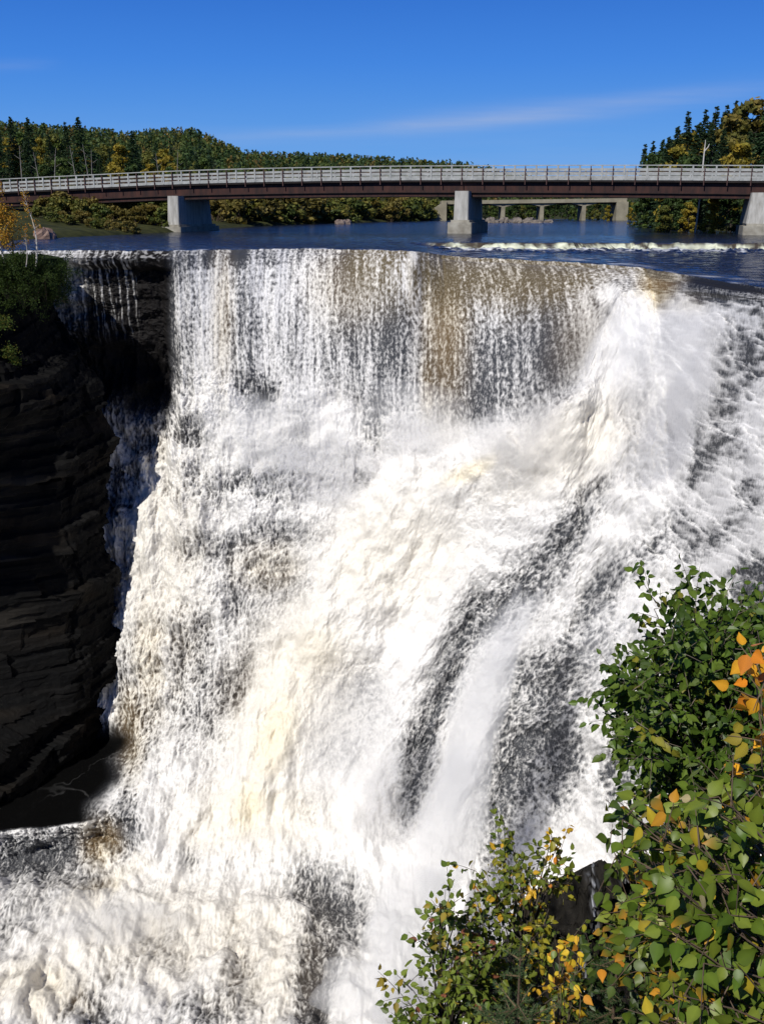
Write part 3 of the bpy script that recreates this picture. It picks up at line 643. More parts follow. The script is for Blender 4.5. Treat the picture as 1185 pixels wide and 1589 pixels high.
def near_(px):
    for lim, w in ((22, ' at the left edge'), (62, ' near the left edge'), (112, ' left of the tallest spruce'), (165, ' right of the tallest spruce'), (240, ' around the broad dark spruce'), (300, ' above the first pier'),
                   (380, ' where the ridge drops'), (470, ' right of the ridge drop'), (580, ' above the pinkish boulders'), (690, ' left of the second pier'), (800, ' beyond its left end'), (900, ' beyond its middle'), (990, ' beyond its right end'),
                   (1040, ' at its left end'), (1085, ' under the spires'), (1130, ' left of the golden tree')):
        if px < lim: return w
    return ' at the right edge'
def drow(keys, prob, pxs, top, Yr, where, group, jitter=18):
    for px in pxs:
        key = keys[rng.choice(len(keys), p=prob)]; Y = Yr[0] + (Yr[1] - Yr[0]) * rng.rand()
        t_ = np.interp(px, top[0], top[1]) + jitter * rng.rand() ** 1.3 + (0 if key[0] == 's' else 5)
        plant(key, px, t_, Y, DESC[key] + ' ' + where + near_(px), DESC[key] + 's ' + group + near_(px))
ks = ['s1', 's2', 's3', 'green', 'olive', 'yellow', 'orange', 'dark']
top = ((-80, 0, 70, 135, 200, 280, 330, 400, 460), (178, 186, 196, 204, 212, 222, 240, 262, 280))
drow(ks, [.22, .2, .1, .14, .14, .06, .05, .09], np.arange(-70, 330, 9.5) + rng.normal(size=43) * 4, top, (215, 300), 'on the left hillside', 'on the left hillside', 30)
drow(ks, [.12, .1, .08, .2, .2, .12, .08, .1], np.arange(-60, 420, 14.) + rng.normal(size=35) * 5, ((-80, 150, 280, 420), (225, 232, 246, 268)), (180, 215), 'in the front row behind the bridge', 'in the front row behind the bridge', 22)
drow(ks, [.1, .1, .08, .24, .2, .12, .06, .1], np.arange(300, 700, 12.) + rng.normal(size=34) * 5, ((300, 380, 460, 700), (242, 262, 275, 292)), (300, 390), 'on the far bank', 'on the far bank beyond the bridge', 18)
for key, px, py, Y, lab in [('s3', 134, 182, 205, 'tall ragged spruce rising highest over the left hillside'), ('s2', 114, 188, 212, 'narrow spruce top just left of the tallest spruce on the left hillside'),
        ('s1', 32, 181, 205, 'pointed spruce near the left edge of the wooded hillside'), ('s1', 58, 182, 200, 'bushy spruce second from the left edge above the bridge rail'), ('s3', 2, 172, 200, 'dark spruce cut by the left edge of the picture'),
        ('s3', 214, 203, 190, 'broad dark spruce standing in front of the yellow trees on the left hillside'), ('yellow', 192, 222, 186, 'bright yellow green tree beside the broad dark spruce on the left'),
        ('yellow', 236, 252, 182, 'low yellow tree just above the rail right of the broad dark spruce')]:
    plant(key, px, py, Y, lab, None)
# right bank wood
drow(['s1', 's2', 's3', 'dark', 'olive', 'yellow'], [.28, .2, .2, .14, .1, .08], np.arange(998, 1200, 9.) + rng.normal(size=23) * 3, ((998, 1040, 1080, 1120, 1200), (222, 199, 184, 177, 168)), (160, 182), 'in the right wood', 'filling the right wood', 22)
for key, px, py, Y, lab in [('s2', 1054, 171, 158, 'slim ragged spruce, first tall spire from the left in the right wood'), ('s2', 1080, 168, 160, 'spruce spire second from the left in the right wood'),
        ('s2', 1096, 163, 163, 'thin spruce spire third from the left in the right wood'), ('s2', 1111, 161, 160, 'thin spruce spire fourth from the left in the right wood'), ('s2', 1124, 154, 165, 'needle thin spruce tip highest among the middle spires'),
        ('s3', 1186, 122, 130, 'large dark spruce towering at the right edge'), ('orange', 1148, 150, 158, 'golden brown leafy tree beside the large spruce at the right edge'), ('orange', 1124, 176, 152, 'golden leafy tree under the middle spruce tips'),
        ('s1', 1040, 196, 150, 'dark spruce below the first tall spire'), ('s1', 1028, 212, 148, 'low dark spruce stepping down at the left of the right wood'), ('s2', 1004, 217, 172, 'thin feathery spruce at the left end of the right wood'),
        ('s2', 994, 240, 176, 'smallest spruce tip at the left end of the right wood'), ('yellow', 1063, 202, 160, 'bright yellow crown between two spruces'), ('yellow', 1043, 224, 142, 'yellow orange sapling in front of the dark spruces'),
        ('s1', 1072, 190, 148, 'dark spruce filling the middle of the right wood'), ('s1', 1092, 196, 146, 'dark spruce in front of the thin spires'), ('s3', 1150, 205, 138, 'wide dark spruce in front of the golden tree'),
        ('yellow', 1132, 218, 130, 'yellow green tree in front of the wide dark spruce'), ('s1', 1110, 200, 140, 'dark spruce right of the dead white trunk'), ('dark', 1020, 240, 155, 'dark leafy tree just above the rail at the right'),
        ('dark', 1058, 236, 140, 'dark leafy tree above the rail below the spires'), ('orange', 1185, 165, 165, 'golden leafy tree behind the large spruce'), ('yellow', 1102, 305, 119, 'yellow green tree on the bank under the right span'),
        ('yellow', 1068, 312, 131, 'small yellow tree on the bank under the bridge'), ('dark', 1040, 300, 138, 'dark bushy tree on the bank under the right span'), ('dark', 1126, 296, 124, 'dark tree on the bank beside the right pier'),
        ('green', 1010, 300, 160, 'green tree on the bank beyond the far bridge end'), ('yellow', 982, 313, 205, 'yellow tree at the right end of the far bridge'), ('yellow', 941, 318, 285, 'small yellow tree below the far bridge deck'),
        ('dark', 1150, 305, 128, 'dark tree behind the right pier'), ('dark', 1200, 300, 122, 'dark tree right of the right pier'), ('s1', 1082, 296, 150, 'dark spruce low on the bank under the right span'), ('olive', 1030, 318, 128, 'olive bush tree at the waterline under the right span')]:
    plant(key, px, py, Y, lab, None)
drow(['green', 'olive', 'yellow', 'dark', 's1'], [.3, .25, .1, .25, .1], np.arange(690, 985, 10.) + rng.normal(size=30) * 3, ((690, 985), (304, 300)), (318, 350), 'on the shore beyond the far bridge', 'on the shore beyond the far bridge', 12)
polem = None
for i, (px, pt_, pb_, Y) in enumerate([(118, 226, 262, 178), (140, 224, 262, 179), (152, 232, 262, 178), (96, 230, 268, 178), (40, 226, 270, 177), (62, 236, 270, 178), (250, 238, 262, 178), (283, 236, 262, 179)]):
    x = wx(px, Y); zb = float(land_z(x, Y)) - .2; h = elev(pt_, Y) - zb
    if polem is None:
        m = MB(); m.tube([[0, 0, 0], [.06, 0, .5], [0, .02, 1.0]], [.012, .009, .003], 5, (.20, .185, .165))
        for z_, an_ in ((.55, 0.3), (.68, 2.4), (.78, 4.4), (.86, 1.2)): m.tube([[0.03, 0, z_], [.09 * cos(an_), .09 * sin(an_), z_ + .07]], [.004, .0015], 4, (.20, .185, .165))
        polem = m.build('bare_tree', M_bark); o = polem
    else: o = polem.copy(); COL.objects.link(o)
    o.location = (x, Y, zb); o.scale = (h, h, h); o.rotation_euler = (0, 0, i * 1.3)
    tag(o, 'pale bare tree trunk above the bridge rail' + near_(px) + (' of the pair' if i == 1 else ''), 'tree', 'pale bare trunks on the left hillside')
# dead white trunk
r = at(1090, 252, 122); m = MB()
b = np.array([r[0] - .3, 122, float(land_z(r[0], 122)) - .2]); top_ = at(1094, 217, 122); k1 = at(1092, 235, 122)
m.tube([b, (b + k1) / 2 + [.1, 0, 0], k1, top_], [.10, .09, .07, .03], 6, (.55, .52, .48)); m.tube([k1, at(1098, 228, 122), at(1100, 223, 122)], [.06, .05, .02], 5, (.55, .52, .48))
tag(m.build('dead_tree', M_bark, loc=b), 'bare white forked dead trunk among the right hand spruces', 'tree')

# far ridge forest: one mass
def build_far_forest():
    P, A, B, C = [], [], [], []
    n = 2600
    for i in range(n):
        Y = 430 + 330 * rng.rand(); px = -60 + 1000 * rng.rand(); x = wx(px, Y); zb = float(land_z(x, Y)); h = 6 + 5 * rng.rand()
        con = rng.rand() < .3; k = 34
        base = np.array([(.045, .075, .025), (.065, .09, .025), (.11, .11, .03), (.14, .10, .03), (.028, .05, .022)][rng.choice(5, p=[.3, .3, .15, .08, .17])])
        t = rng.rand(k); an = rng.rand(k) * 6.28
        rr = (1.6 * (1 - t) if con else 2.6 * np.sqrt(np.maximum(1 - (t * 2 - .9) ** 2, .05))) * rng.rand(k) ** .4
        p = np.stack([x + np.cos(an) * rr, Y + np.sin(an) * rr, zb + h * (.15 + .85 * t)], 1)
        a = rdir(k); P.append(p); A.append(a * .75); B.append(perp(a) * .7); C.append(base * (.7 + .5 * rng.rand(k, 1)))
    V, F, c = quads(np.concatenate(P), np.concatenate(A), np.concatenate(B), np.concatenate(C))
    tag(mesh('forest', V, F, M_leaf, attrs={'col': c}), 'mixed green and yellow forest covering the far low ridge', 'forest', kind='stuff')
build_far_forest()

# bushes on the banks
def bush_mesh(h, w, col, col2, n=900):
    (V, F, C), cl = broad_mesh(h, w, col, col2, n=n, clumps=16, size=.16, base=.05)
    return V, F, C, cl
BUSH = []
for i, (c1, c2) in enumerate([((.085, .095, .022), (.15, .13, .03)), ((.09, .08, .024), (.15, .115, .03)), ((.05, .068, .018), (.10, .11, .025))]):
    V, F, C, cl = bush_mesh(2.2, 1.7, c1, c2)
    root = empty('willow_bush', (0, 0, 0)); mesh('foliage', V, F, M_leaf, root, {'col': C})
    m = MB()
    for q in cl[:7]: m.tube([[0, 0, -.2], q * .5, q], [.035, .025, .01], 4, (.07, .05, .035))
    m.build('stems', M_bark, root); BUSH.append(root)
bu = [0, 0, 0]
def bush(px, Y, h, k, lab, grp):
    x = wx(px, Y); z = float(land_z(x, Y)) - .1
    copy_tree(BUSH[k], (x, Y, z), h / 2.2, rng.rand() * 6, .9 + .5 * rng.rand(), lab, 'bush', grp, bu[k] == 0); bu[k] = 1
BD = ['olive bush', 'tawny bush', 'dark green bush']
for px in np.arange(62, 268, 9.0):
    for Y, h in ((112 + 6 * rng.rand(), 1.1), (126 + 8 * rng.rand(), 2.0), (146 + 12 * rng.rand(), 3.2)):
        if wx(px, Y) < bankL(Y) - 1.0:
            k = rng.randint(3); rw = 'front' if h < 2 else 'middle' if h < 3 else 'back'
            wh = 'near the squarish boulder' if px < 105 else 'left of the middle of the scrub' if px < 150 else 'right of the middle of the scrub' if px < 205 else 'close to the first pier'
            bush(px, Y, h * (.7 + .5 * rng.rand()), k, BD[k] + ' in the ' + rw + ' of bank scrub ' + wh, BD[k] + 'es under the left span ' + wh)
for px in np.arange(335, 700, 10.0):
    for _ in range(2):
        Y = np.interp(px, [335, 450, 560, 700], [165, 200, 240, 300]) + 25 * rng.rand()
        Y = max(Y, float(np.interp(wx(px, 200) , [-40, -20], [140, 200])))
        x = wx(px, Y)
        if x < bankL(Y) + 1:
            k = rng.randint(3); wh = 'just right of the first pier' if px < 400 else 'left of the pinkish boulders' if px < 510 else 'behind the pinkish boulders' if px < 560 else 'between the pinkish boulders and the second pier' if px < 640 else 'left of the second pier'
            bush(px, Y, 3.0 + 3 * rng.rand(), k, BD[k] + ' on the far shore ' + wh, BD[k] + 'es on the far shore ' + wh)
for px in np.arange(965, 1200, 11.0):
    Y = float(np.interp(px, [965, 1040, 1120, 1200], [215, 150, 122, 112])) + 5 * rng.rand(); x = wx(px, Y)
    if x > bankR(Y) - 1:
        k = rng.randint(3); bush(px, Y, 1.2 + 1.6 * rng.rand(), k, BD[k] + ' at the waterline under the right span', BD[k] + 'es at the right waterline')

def rock(name, px, py, Y, w, h, d, lab, col=(.16, .13, .11), seed=0, grp=None, z0=None):
    n = 16; th = np.linspace(0, 2 * math.pi, n, endpoint=False); ph = np.linspace(-.5, math.pi / 2, 8)
    T, Ph = np.meshgrid(th, ph); r = 1 + .22 * noise2(np.cos(T) * 1.7 + seed, np.sin(T) * 1.7 + Ph * 1.2, seed) + .12 * noise2(np.cos(T) * 4 + seed, Ph * 4 + np.sin(T) * 3, seed + 1)
    sx = np.sign(np.cos(T)) * np.abs(np.cos(T)) ** .75; sy = np.sign(np.sin(T)) * np.abs(np.sin(T)) ** .75
    V = np.stack([sx * np.cos(Ph) ** .6 * r * w / 2, sy * np.cos(Ph) ** .6 * r * d / 2, np.sin(Ph) * r * h], -1).reshape(-1, 3)
    i = np.arange(7)[:, None] * n; j = np.arange(n)[None]; F = np.stack([i + j, i + (j + 1) % n, i + n + (j + 1) % n, i + n + j], -1).reshape(-1, 4)
    x = wx(px, Y); z = elev(py, Y) if z0 is None else z0
    c = np.array(col) * (.7 + .6 * rng.rand(len(V), 1))
    o = mesh(name, V, F, M_rock, None, {'col': c}); o.location = (x, Y, z); o.rotation_euler = (0, 0, seed * 1.3)
    return tag(o, lab, 'rock', grp)
rock('boulder', 67, 0, 94, 2.0, 1.0, 1.8, 'squarish brown boulder at the water edge left of the first pier', (.20, .13, .10), 1, z0=-.1)
rock('boulder', 77, 0, 95, 1.0, .6, 1.2, 'dark low boulder right of the squarish brown boulder', (.04, .04, .05), 2, z0=-.05)
for i, (px, w) in enumerate([(528, 2.2), (538, 2.6), (536, 1.4)]):
    rock('boulder', px, 0, 205 + 4 * i, w, .9, 2, 'pinkish boulder in the river beside the far shore', (.17, .13, .11), 5 + i, 'pinkish boulders near the far shore', z0=-.1)
for i, (px, w) in enumerate([(772, 3.0), (782, 2.2), (793, 3.4), (802, 5.0), (812, 4.0), (822, 3.6), (832, 3.0), (760, 2.4), (850, 2.4), (744, 2.6)]):
    rock('boulder', px, 0, 232 + 5 * (i % 3), w, .8 + .5 * (i % 2), 2.4, 'grey brown boulder in the shallow rapids before the far bridge', (.17, .145, .12), 20 + i, 'boulders in the rapids before the far bridge', z0=-.2)

# ------------------------------------------------------------------ road bridge over the river
def build_bridge():
    q = np.array([8.3, -2.2]) / math.hypot(8.3, 2.2); side = np.array([-q[1], q[0]])      # along, and away from camera
    def on(px):                                                    # point of the near edge seen at column px
        b = (px - 592.5) / FOC * 1.045; Y0, x0 = 118.5, 9.7
        # x = b*Y (camera depth about .958 Y)
        s = (b * .9585 * Y0 - x0) / (q[0] - b * .9585 * q[1]); return s
    tops = np.array([(-30, 281), (10, 278.6), (100, 274), (180, 270), (250, 266.3), (330, 263.2), (420, 260.6), (500, 258.8), (600, 257.2), (720, 256.4), (850, 255.8), (1000, 255.6), (1185, 256.2), (1260, 256.4)])
    S = np.array([on(p_) for p_ in tops[:, 0]])
    pos = lambda s: np.array([9.7, 118.5]) + q * s
    H = np.array([elev(py, pos(s)[1]) for s, (px, py) in zip(S, tops)])
    hz = lambda s: float(np.interp(s, S, H))
    s0, s1 = S[0], S[-1]
    root = empty('road_bridge', (*pos(0), 0)); o0 = np.array([*pos(0), 0])
    tag(root, 'long brown steel girder bridge with pale railings on concrete piers', 'bridge')
    def pt(s, off, dz): p_ = pos(s) + side * off; return np.array([p_[0], p_[1], hz(s) + dz]) - o0
    def strip(name, mat, off, w, d0, d1, a=s0, b=s1, n=60):
        ss = np.linspace(a, b, n); V = []
        for s in ss: V += [pt(s, off, d0), pt(s, off + w, d0), pt(s, off + w, d1), pt(s, off, d1)]
        F = []
        for i in range(n - 1):
            for j in range(4): F.append((4 * i + j, 4 * i + (j + 1) % 4, 4 * i + 4 + (j + 1) % 4, 4 * i + 4 + j))
        F += [(3, 2, 1, 0), (4 * n - 4, 4 * n - 3, 4 * n - 2, 4 * n - 1)]
        return mesh(name, V, [np.array(F)], mat, root, smooth=False)
    RH = 1.52; GW = 9.0
    strip('deck', M_dark, .12, GW - .24, -RH - .30, -RH - .02)
    strip('deck_edge', M_dark, 0, .11, -RH - .26, -RH - .10)
    strip('girder', M_steel, .42, .30, -RH - 1.36, -RH - .303); strip('girder', M_steel, GW - .8, .30, -RH - 1.36, -RH - .303)
    strip('lower_girder', M_steel, .55, .26, -RH - 1.80, -RH - 1.42); strip('lower_girder', M_steel, GW - .9, .26, -RH - 1.80, -RH - 1.42)
    strip('flange', M_dark, .34, .5, -RH - 1.418, -RH - 1.362); strip('flange', M_dark, .38, .5, -RH - 1.86, -RH - 1.802)
    sp = 2.36; ns = int((s1 - s0) / sp)
    def post(name, mat, s, off, d0, d1, w, l):
        m = MB(); b = pt(s, off, d0); m.box(b, [q[0], q[1], 0], [side[0], side[1], 0], d1 - d0, w, l); m.build(name, mat, root)
    for off, nm in ((0.0, 'railing'), (GW, 'far_railing')):
        strip(nm, M_white, off - .06, .14, -.10, 0)                      # top rail
        strip(nm, M_white, off + .02, .05, -.62, -.40); strip(nm, M_white, off + .02, .05, -1.06, -.82)
        strip(nm, M_white, off - .02, .10, -RH - .05, -RH + .22)
        strip(nm, M_post, off - .03, .04, -.74, -.68, n=60)
    for i in range(ns):
        s = s0 + .4 + i * sp
        post('railing_post', M_white, s, .02, -RH, -.102, .17, .13)
        post('steel_post', M_post, s + sp / 2, -.13, -RH - .55, -.14, .10, .10)
        if 0 <= i < ns: post('girder_joint', M_dark, s + .7, .56, -RH - 1.798, -RH - 1.422, .06, .06)
    for i in range(ns):
        s = s0 + .4 + i * sp; post('far_railing_post', M_white, s, GW + .02, -RH, -.102, .17, .13)
    # piers: slim stem on a wider footing, running back under the deck
    for pxc, fw, bw, zt, foot in ((290, 1.38, 2.6, None, .85), (713, 1.55, 2.75, None, 1.45), (1150, 1.75, 3.0, None, 1.15)):
        s = on(pxc); c = pt(s, -1.25, 0); c[2] = 0; Ln = 9.0 if pxc < 1100 else 8.2
        zb = -o0[2]; ztop = pt(s, 0, -RH - 1.85)[2] + .45
        if pxc > 300: ztop = pt(s, 0, -RH - 1.85)[2] + .62
        ax = np.array([q[0], q[1], 0]); ay = np.array([side[0], side[1], 0])
        m = MB()
        l0 = .35 if pxc > 1100 else .06
        def ring(z, w, a0, a1, ch=.10): 
            pts = []
            for u, v in ((-w / 2, a0 + ch), (-w / 2 + ch, a0), (w / 2 - ch, a0), (w / 2, a0 + ch), (w / 2, a1), (-w / 2, a1)):
                p_ = c + ax * u + ay * v; p_[2] = z; pts.append(p_)
            return pts
        R0 = ring(foot, fw + 2 * l0, -.2 - l0, Ln + .5); R1 = ring(ztop, fw, 0, Ln)
        m.add(R0 + R1, [(i, (i + 1) % 6, 6 + (i + 1) % 6, 6 + i) for i in range(6)] + [(6, 7, 8, 9), (6, 9, 10, 11)])
        p1 = m.build('pier', M_conc, root)
        m = MB(); R0 = ring(-1.6, bw, -1.0, Ln + 1.4); R1 = ring(foot - .25, bw, -1.0, Ln + 1.4)
        m.add(R0 + R1, [(i, (i + 1) % 6, 6 + (i + 1) % 6, 6 + i) for i in range(6)] + [(6, 7, 8, 9), (6, 9, 10, 11)])
        R0 = ring(foot - .26, bw * .78, -.7, Ln + 1.0); R1 = ring(foot + .003, bw * .78, -.7, Ln + 1.0)
        m.add(R0 + R1, [(i, (i + 1) % 6, 6 + (i + 1) % 6, 6 + i) for i in range(6)] + [(6, 7, 8, 9), (6, 9, 10, 11)])
        mesh('footing', np.concatenate(m.V), [np.concatenate(m.Q)], M_conc_old, p1)
build_bridge()

# ------------------------------------------------------------------ low concrete bridge far upstream
def build_far_bridge():
    Y = 300.0; o0 = at(820, 320, Y); o0[2] = 0; root = empty('concrete_bridge', o0)
    tag(root, 'low pale concrete bridge with haunched spans seen beneath the nearer bridge', 'bridge')
    X = lambda px: wx(px, Y) - o0[0]; E = lambda py: elev(py, Y)
    def slab(name, x0, x1, z0, z1, d0, d1, mat, z0b=None, z1b=None):
        z0b = z0 if z0b is None else z0b; z1b = z1 if z1b is None else z1b; m = MB()
        m.hexa([(x0, d0, z0), (x1, d0, z0b), (x1, d1, z0b), (x0, d1, z0)], [(x0, d0, z1), (x1, d0, z1b), (x1, d1, z1b), (x0, d1, z1)]); return m.build(name, mat, root)
    slab('deck', X(684), X(970), E(317), E(312.2), 0, 8, M_far_conc, E(313.5), E(308.2))
    slab('parapet', X(684), X(970), E(312.15), E(311.4), 0, .4, M_far_conc, E(308.15), E(307.4))
    slab('girder', X(690), X(966), E(319.5), E(317.05), .8, 1.6, M_dark, E(316), E(313.55))
    for a, b in ((777, 783), (837, 843), (902, 908)):
        zt = E(np.interp(a, [684, 970], [317.1, 313.6]))
        p_ = slab('pier', X(a), X(b), -1.2, zt, .6, 7.4, M_far_conc)
        m = MB(); xa, xb = X(a), X(b); w = 3.6; 
        for x0, sgn in ((xa, -1), (xb, 1)):
            V = [(x0, .5, zt - .9), (x0 + sgn * w, .5, zt - .12), (x0, .5, zt - .02), (x0, 7.5, zt - .9), (x0 + sgn * w, 7.5, zt - .12), (x0, 7.5, zt - .02)]
            m.add(V, [(0, 1, 4, 3), (1, 2, 5, 4), (2, 0, 3, 5)], [(0, 2, 1), (3, 4, 5)])
        m.build('haunch', M_far_conc, p_)
    m = MB(); z = E(316); xa, xb = X(668), X(692)
    m.hexa([(xa, -1, -1), (xb, -1, -1), (xb, 8.5, -1), (xa, 8.5, -1)], [(xa, -1, E(326)), (xb, -1, E(312)), (xb, 8.5, E(312)), (xa, 8.5, E(326))]); m.build('abutment', M_far_conc, root)
    m = MB(); xa, xb = X(954), X(972)
    m.hexa([(xa, -.5, -1), (xb, -.5, -1), (xb, 8.5, -1), (xa, 8.5, -1)], [(xa, -.5, E(313)), (xb, -.5, E(313)), (xb, 8.5, E(313)), (xa, 8.5, E(313))]); m.build('abutment', M_far_conc, root)
build_far_bridge()

# ------------------------------------------------------------------ greenery on the left cliff top
def small_leaves(P, size, col, hang=.5, seed=0, jit=.35):
    """many small pointed leaves"""
    n = len(P); a = rng.normal(size=(n, 3)) * .8; a[:, 2] -= hang; a /= np.linalg.norm(a, axis=1)[:, None]
    b = perp(a); s_ = size * (.7 + .6 * rng.rand(n, 1))
    V = np.stack([P, P + a * s_ * .42 + b * s_ * .36, P + a * s_, P + a * s_ * .42 - b * s_ * .36], 1)
    nn = np.cross(a, b); V[:, 1] += nn * s_ * .10; V[:, 3] += nn * s_ * .10
    return V.reshape(-1, 3), np.arange(4 * n).reshape(-1, 4), np.repeat(col * (1 - jit / 2 + jit * rng.rand(n, 1)), 4, 0)
def cliff_z(px, Y): return 0.05
def cliff_tree(name, px, py_top, Y, lab, leafcol, nleaf, spread, barkc, lean=0, size=.09, cat='tree', low=.25, zb=-.6, grp=None):
    x = float(at(px, 390, Y)[0]); root = empty(name, (x, Y, zb)); tag(root, lab, cat, grp)
    h = elev(py_top, Y) - zb; t = np.linspace(0, 1, 9)
    ax = np.stack([lean * t ** 1.5 + .10 * h * .3 * np.sin(t * 5 + px), .1 * np.sin(t * 4), h * t], 1)
    m = MB(); m.tube(ax, (.010 * h + .012) * (1 - .85 * t), 6, barkc); tips = []
    for i in range(26):
        u = low + (1 - low) * rng.rand(); b = np.array([np.interp(u, t, ax[:, k]) for k in range(3)]); an = rng.rand() * 6.28
        L_ = spread * (1.15 - u) * (.5 + .6 * rng.rand()); e = b + np.array([cos(an), sin(an), .55 + .4 * rng.rand()]) * L_
        m.tube([b, (b + e) / 2 + [0, 0, .06 * L_], e], [.012, .008, .003], 4, barkc)
        for _ in range(5): f = rng.rand() * .7 + .3; tips.append(b + (e - b) * f)
    tips = np.array(tips); k = nleaf // len(tips) + 1
    P = np.repeat(tips, k, 0) + rng.normal(size=(len(tips) * k, 3)) * .11 * spread
    m.build('trunk', M_bark, root)
    cc = np.array(leafcol); pick = rng.randint(len(cc), size=len(P)); V, F, C = small_leaves(P, size, cc[pick])
    mesh('crown', V, F, M_leaf, root, {'col': C}); return root
YEL = [(.34, .19, .02), (.40, .24, .03), (.30, .13, .015), (.20, .14, .02)]
GRN = [(.035, .060, .012), (.055, .085, .016), (.025, .045, .010)]
cliff_tree('birch_tree', 2, 292, 57.5, 'golden leaved birch at the left edge on the cliff top', YEL, 3600, 1.9, (.45, .42, .38), size=.10, low=.12)
cliff_tree('birch_tree', 22, 330, 58.0, 'smaller golden birch just right of the one cut by the left edge', YEL, 900, 1.2, (.10, .08, .06), size=.09, low=.2)
cliff_tree('birch_tree', 56, 296, 58.0, 'thin white birch stem nearly bare with a few yellow leaves in front of the bridge', YEL, 130, .7, (.50, .47, .42), lean=-.25, size=.085, low=.45)
cliff_tree('birch_tree', 38, 352, 57.0, 'short leaning pale stem between the golden birches and the thin white birch', YEL[2:], 60, .4, (.34, .31, .27), lean=.3, size=.07, low=.5)
for i, (px, py, Y, lab) in enumerate([(8, 392, 57.2, 'dense green shrub under the golden birch at the left edge'), (30, 392, 57.6, 'green shrub on the cliff rim between the birches'), (48, 398, 58.4, 'green shrub at the foot of the thin white birch'),
        (66, 393, 59.2, 'green shrub on the rim right of the thin white birch'), (84, 394, 60.2, 'green shrub on the right tip of the cliff rim'), (94, 404, 61.0, 'low green shrub hanging over the last rocks beside the falls')]):
    x = float(at(px, 420, Y)[0]); z0 = -2.3 - .3 * (i % 2); root = empty('alder_shrub', (x, Y, z0)); tag(root, lab, 'shrub')
    hh = elev(py, Y) - z0; n = 44; C = rng.normal(size=(n, 3)) * np.array([.50, .45, .30 * hh]) + [-.1, -.45, hh * .5]; C[:, 2] = np.clip(C[:, 2], -.9, hh - .12)
    m = MB()
    for q in C[:12]: m.tube([[0, .2, -.3], q * .5 + [0, .1, 0], q], [.02, .014, .005], 4, (.09, .07, .05))
    m.build('stems', M_bark, root); P = np.repeat(C, 80, 0) + rng.normal(size=(n * 80, 3)) * .15
    V, F, c = small_leaves(P, .09, np.array(GRN)[rng.randint(3, size=len(P))] * .70); mesh('foliage', V, F, M_leaf, root, {'col': c})
for i, (px, py, Y, w, lab) in enumerate([(6, 500, 56.4, .7, 'mossy green tuft on a ledge high on the cliff at the left edge'), (14, 545, 56.6, .6, 'small yellow green tuft on a lower cliff ledge'), (24, 560, 56.9, .4, 'tiny dull green tuft below the yellow green one on the cliff')]):
    p = at(px, py, Y); root = empty('fern_tuft', p); tag(root, lab, 'plant'); P = rng.normal(size=(420, 3)) * w * np.array([.4, .3, .3])
    V, F, c = small_leaves(P, .10, np.array([GRN[0], GRN[1], (.10, .10, .02)])[rng.randint(3, size=420)]); mesh('foliage', V, F, M_leaf, root, {'col': c})

# ------------------------------------------------------------------ near slope under the camera, right-hand plants
def slope_z(x, y): return .7 - 1.22 * np.maximum(y + .3, 0) ** 1.02 + .45 * np.clip(x, -3, 4) * np.clip(y, 0, 3) / 3 + .15 * noise2(x * 1.3, y * 1.3, 5)
ys = np.concatenate([np.arange(-4, 12, .25), np.arange(12, 31, 1.)]); xs = np.linspace(-24, 24, 160)
XX, YY = np.meshgrid(xs, ys); ZZ = slope_z(XX, YY)
o = mesh('slope_ground', np.stack([XX, YY, ZZ], -1).reshape(-1, 3), gridF(len(ys), 160), M_ground, smooth=True); tag(o, kind='structure')

def leaves_mesh(P, A, N, size, col, rows=((0, .0), (.10, .22), (.30, .34), (.52, .29), (.78, .12), (1, 0)), fold=.16, curl=.18):
    """ovate leaves: base P, axis A, normal N (arrays)"""
    n = len(P); A = A / np.linalg.norm(A, axis=1)[:, None]; B = np.cross(A, N); B /= np.linalg.norm(B, axis=1)[:, None] + 1e-9; Nn = np.cross(B, A)
    s_ = size.reshape(-1, 1) if np.ndim(size) else np.full((n, 1), size); V = []
    cu = curl * (rng.rand(n, 1) * 1.6 - .3); fo = fold * (.4 + 1.3 * rng.rand(n, 1)); wav = (rng.rand(n, 1) - .5) * .16
    for t, w in rows:
        mid = P + A * s_ * t - Nn * s_ * cu * t * t
        for sd_ in (-1, 0, 1):
            V.append(mid + B * s_ * w * sd_ + Nn * s_ * (fo * w * abs(sd_) + wav * sd_ * t))
    V = np.stack(V, 1); k = V.shape[1]; F = []
    for r in range(len(rows) - 1):
        for c in (0, 1): F.append((3 * r + c, 3 * r + c + 1, 3 * r + 4 + c, 3 * r + 3 + c))
    F = (np.array(F)[None] + (np.arange(n) * k)[:, None, None]).reshape(-1, 4)
    if col.ndim == 2: C = np.repeat(col, k, 0) * np.tile(np.array([.92, 1.16, .92] * len(rows)), n)[:, None]
    else: C = col.reshape(-1, 3)
    return V.reshape(-1, 3), F, C
def poly_sample(poly, n):
    poly = np.array(poly, float); lo = poly.min(0); hi = poly.max(0); out_ = []
    while len(out_) < n:
        p = lo + (hi - lo) * rng.rand(2); c = False; j = len(poly) - 1
        for i in range(len(poly)):
            if (poly[i, 1] > p[1]) != (poly[j, 1] > p[1]) and p[0] < (poly[j, 0] - poly[i, 0]) * (p[1] - poly[i, 1]) / (poly[j, 1] - poly[i, 1]) + poly[i, 0]: c = not c
            j = i
        if c: out_.append(p)
    return np.array(out_)
UP = np.array([0, 0, 1.])
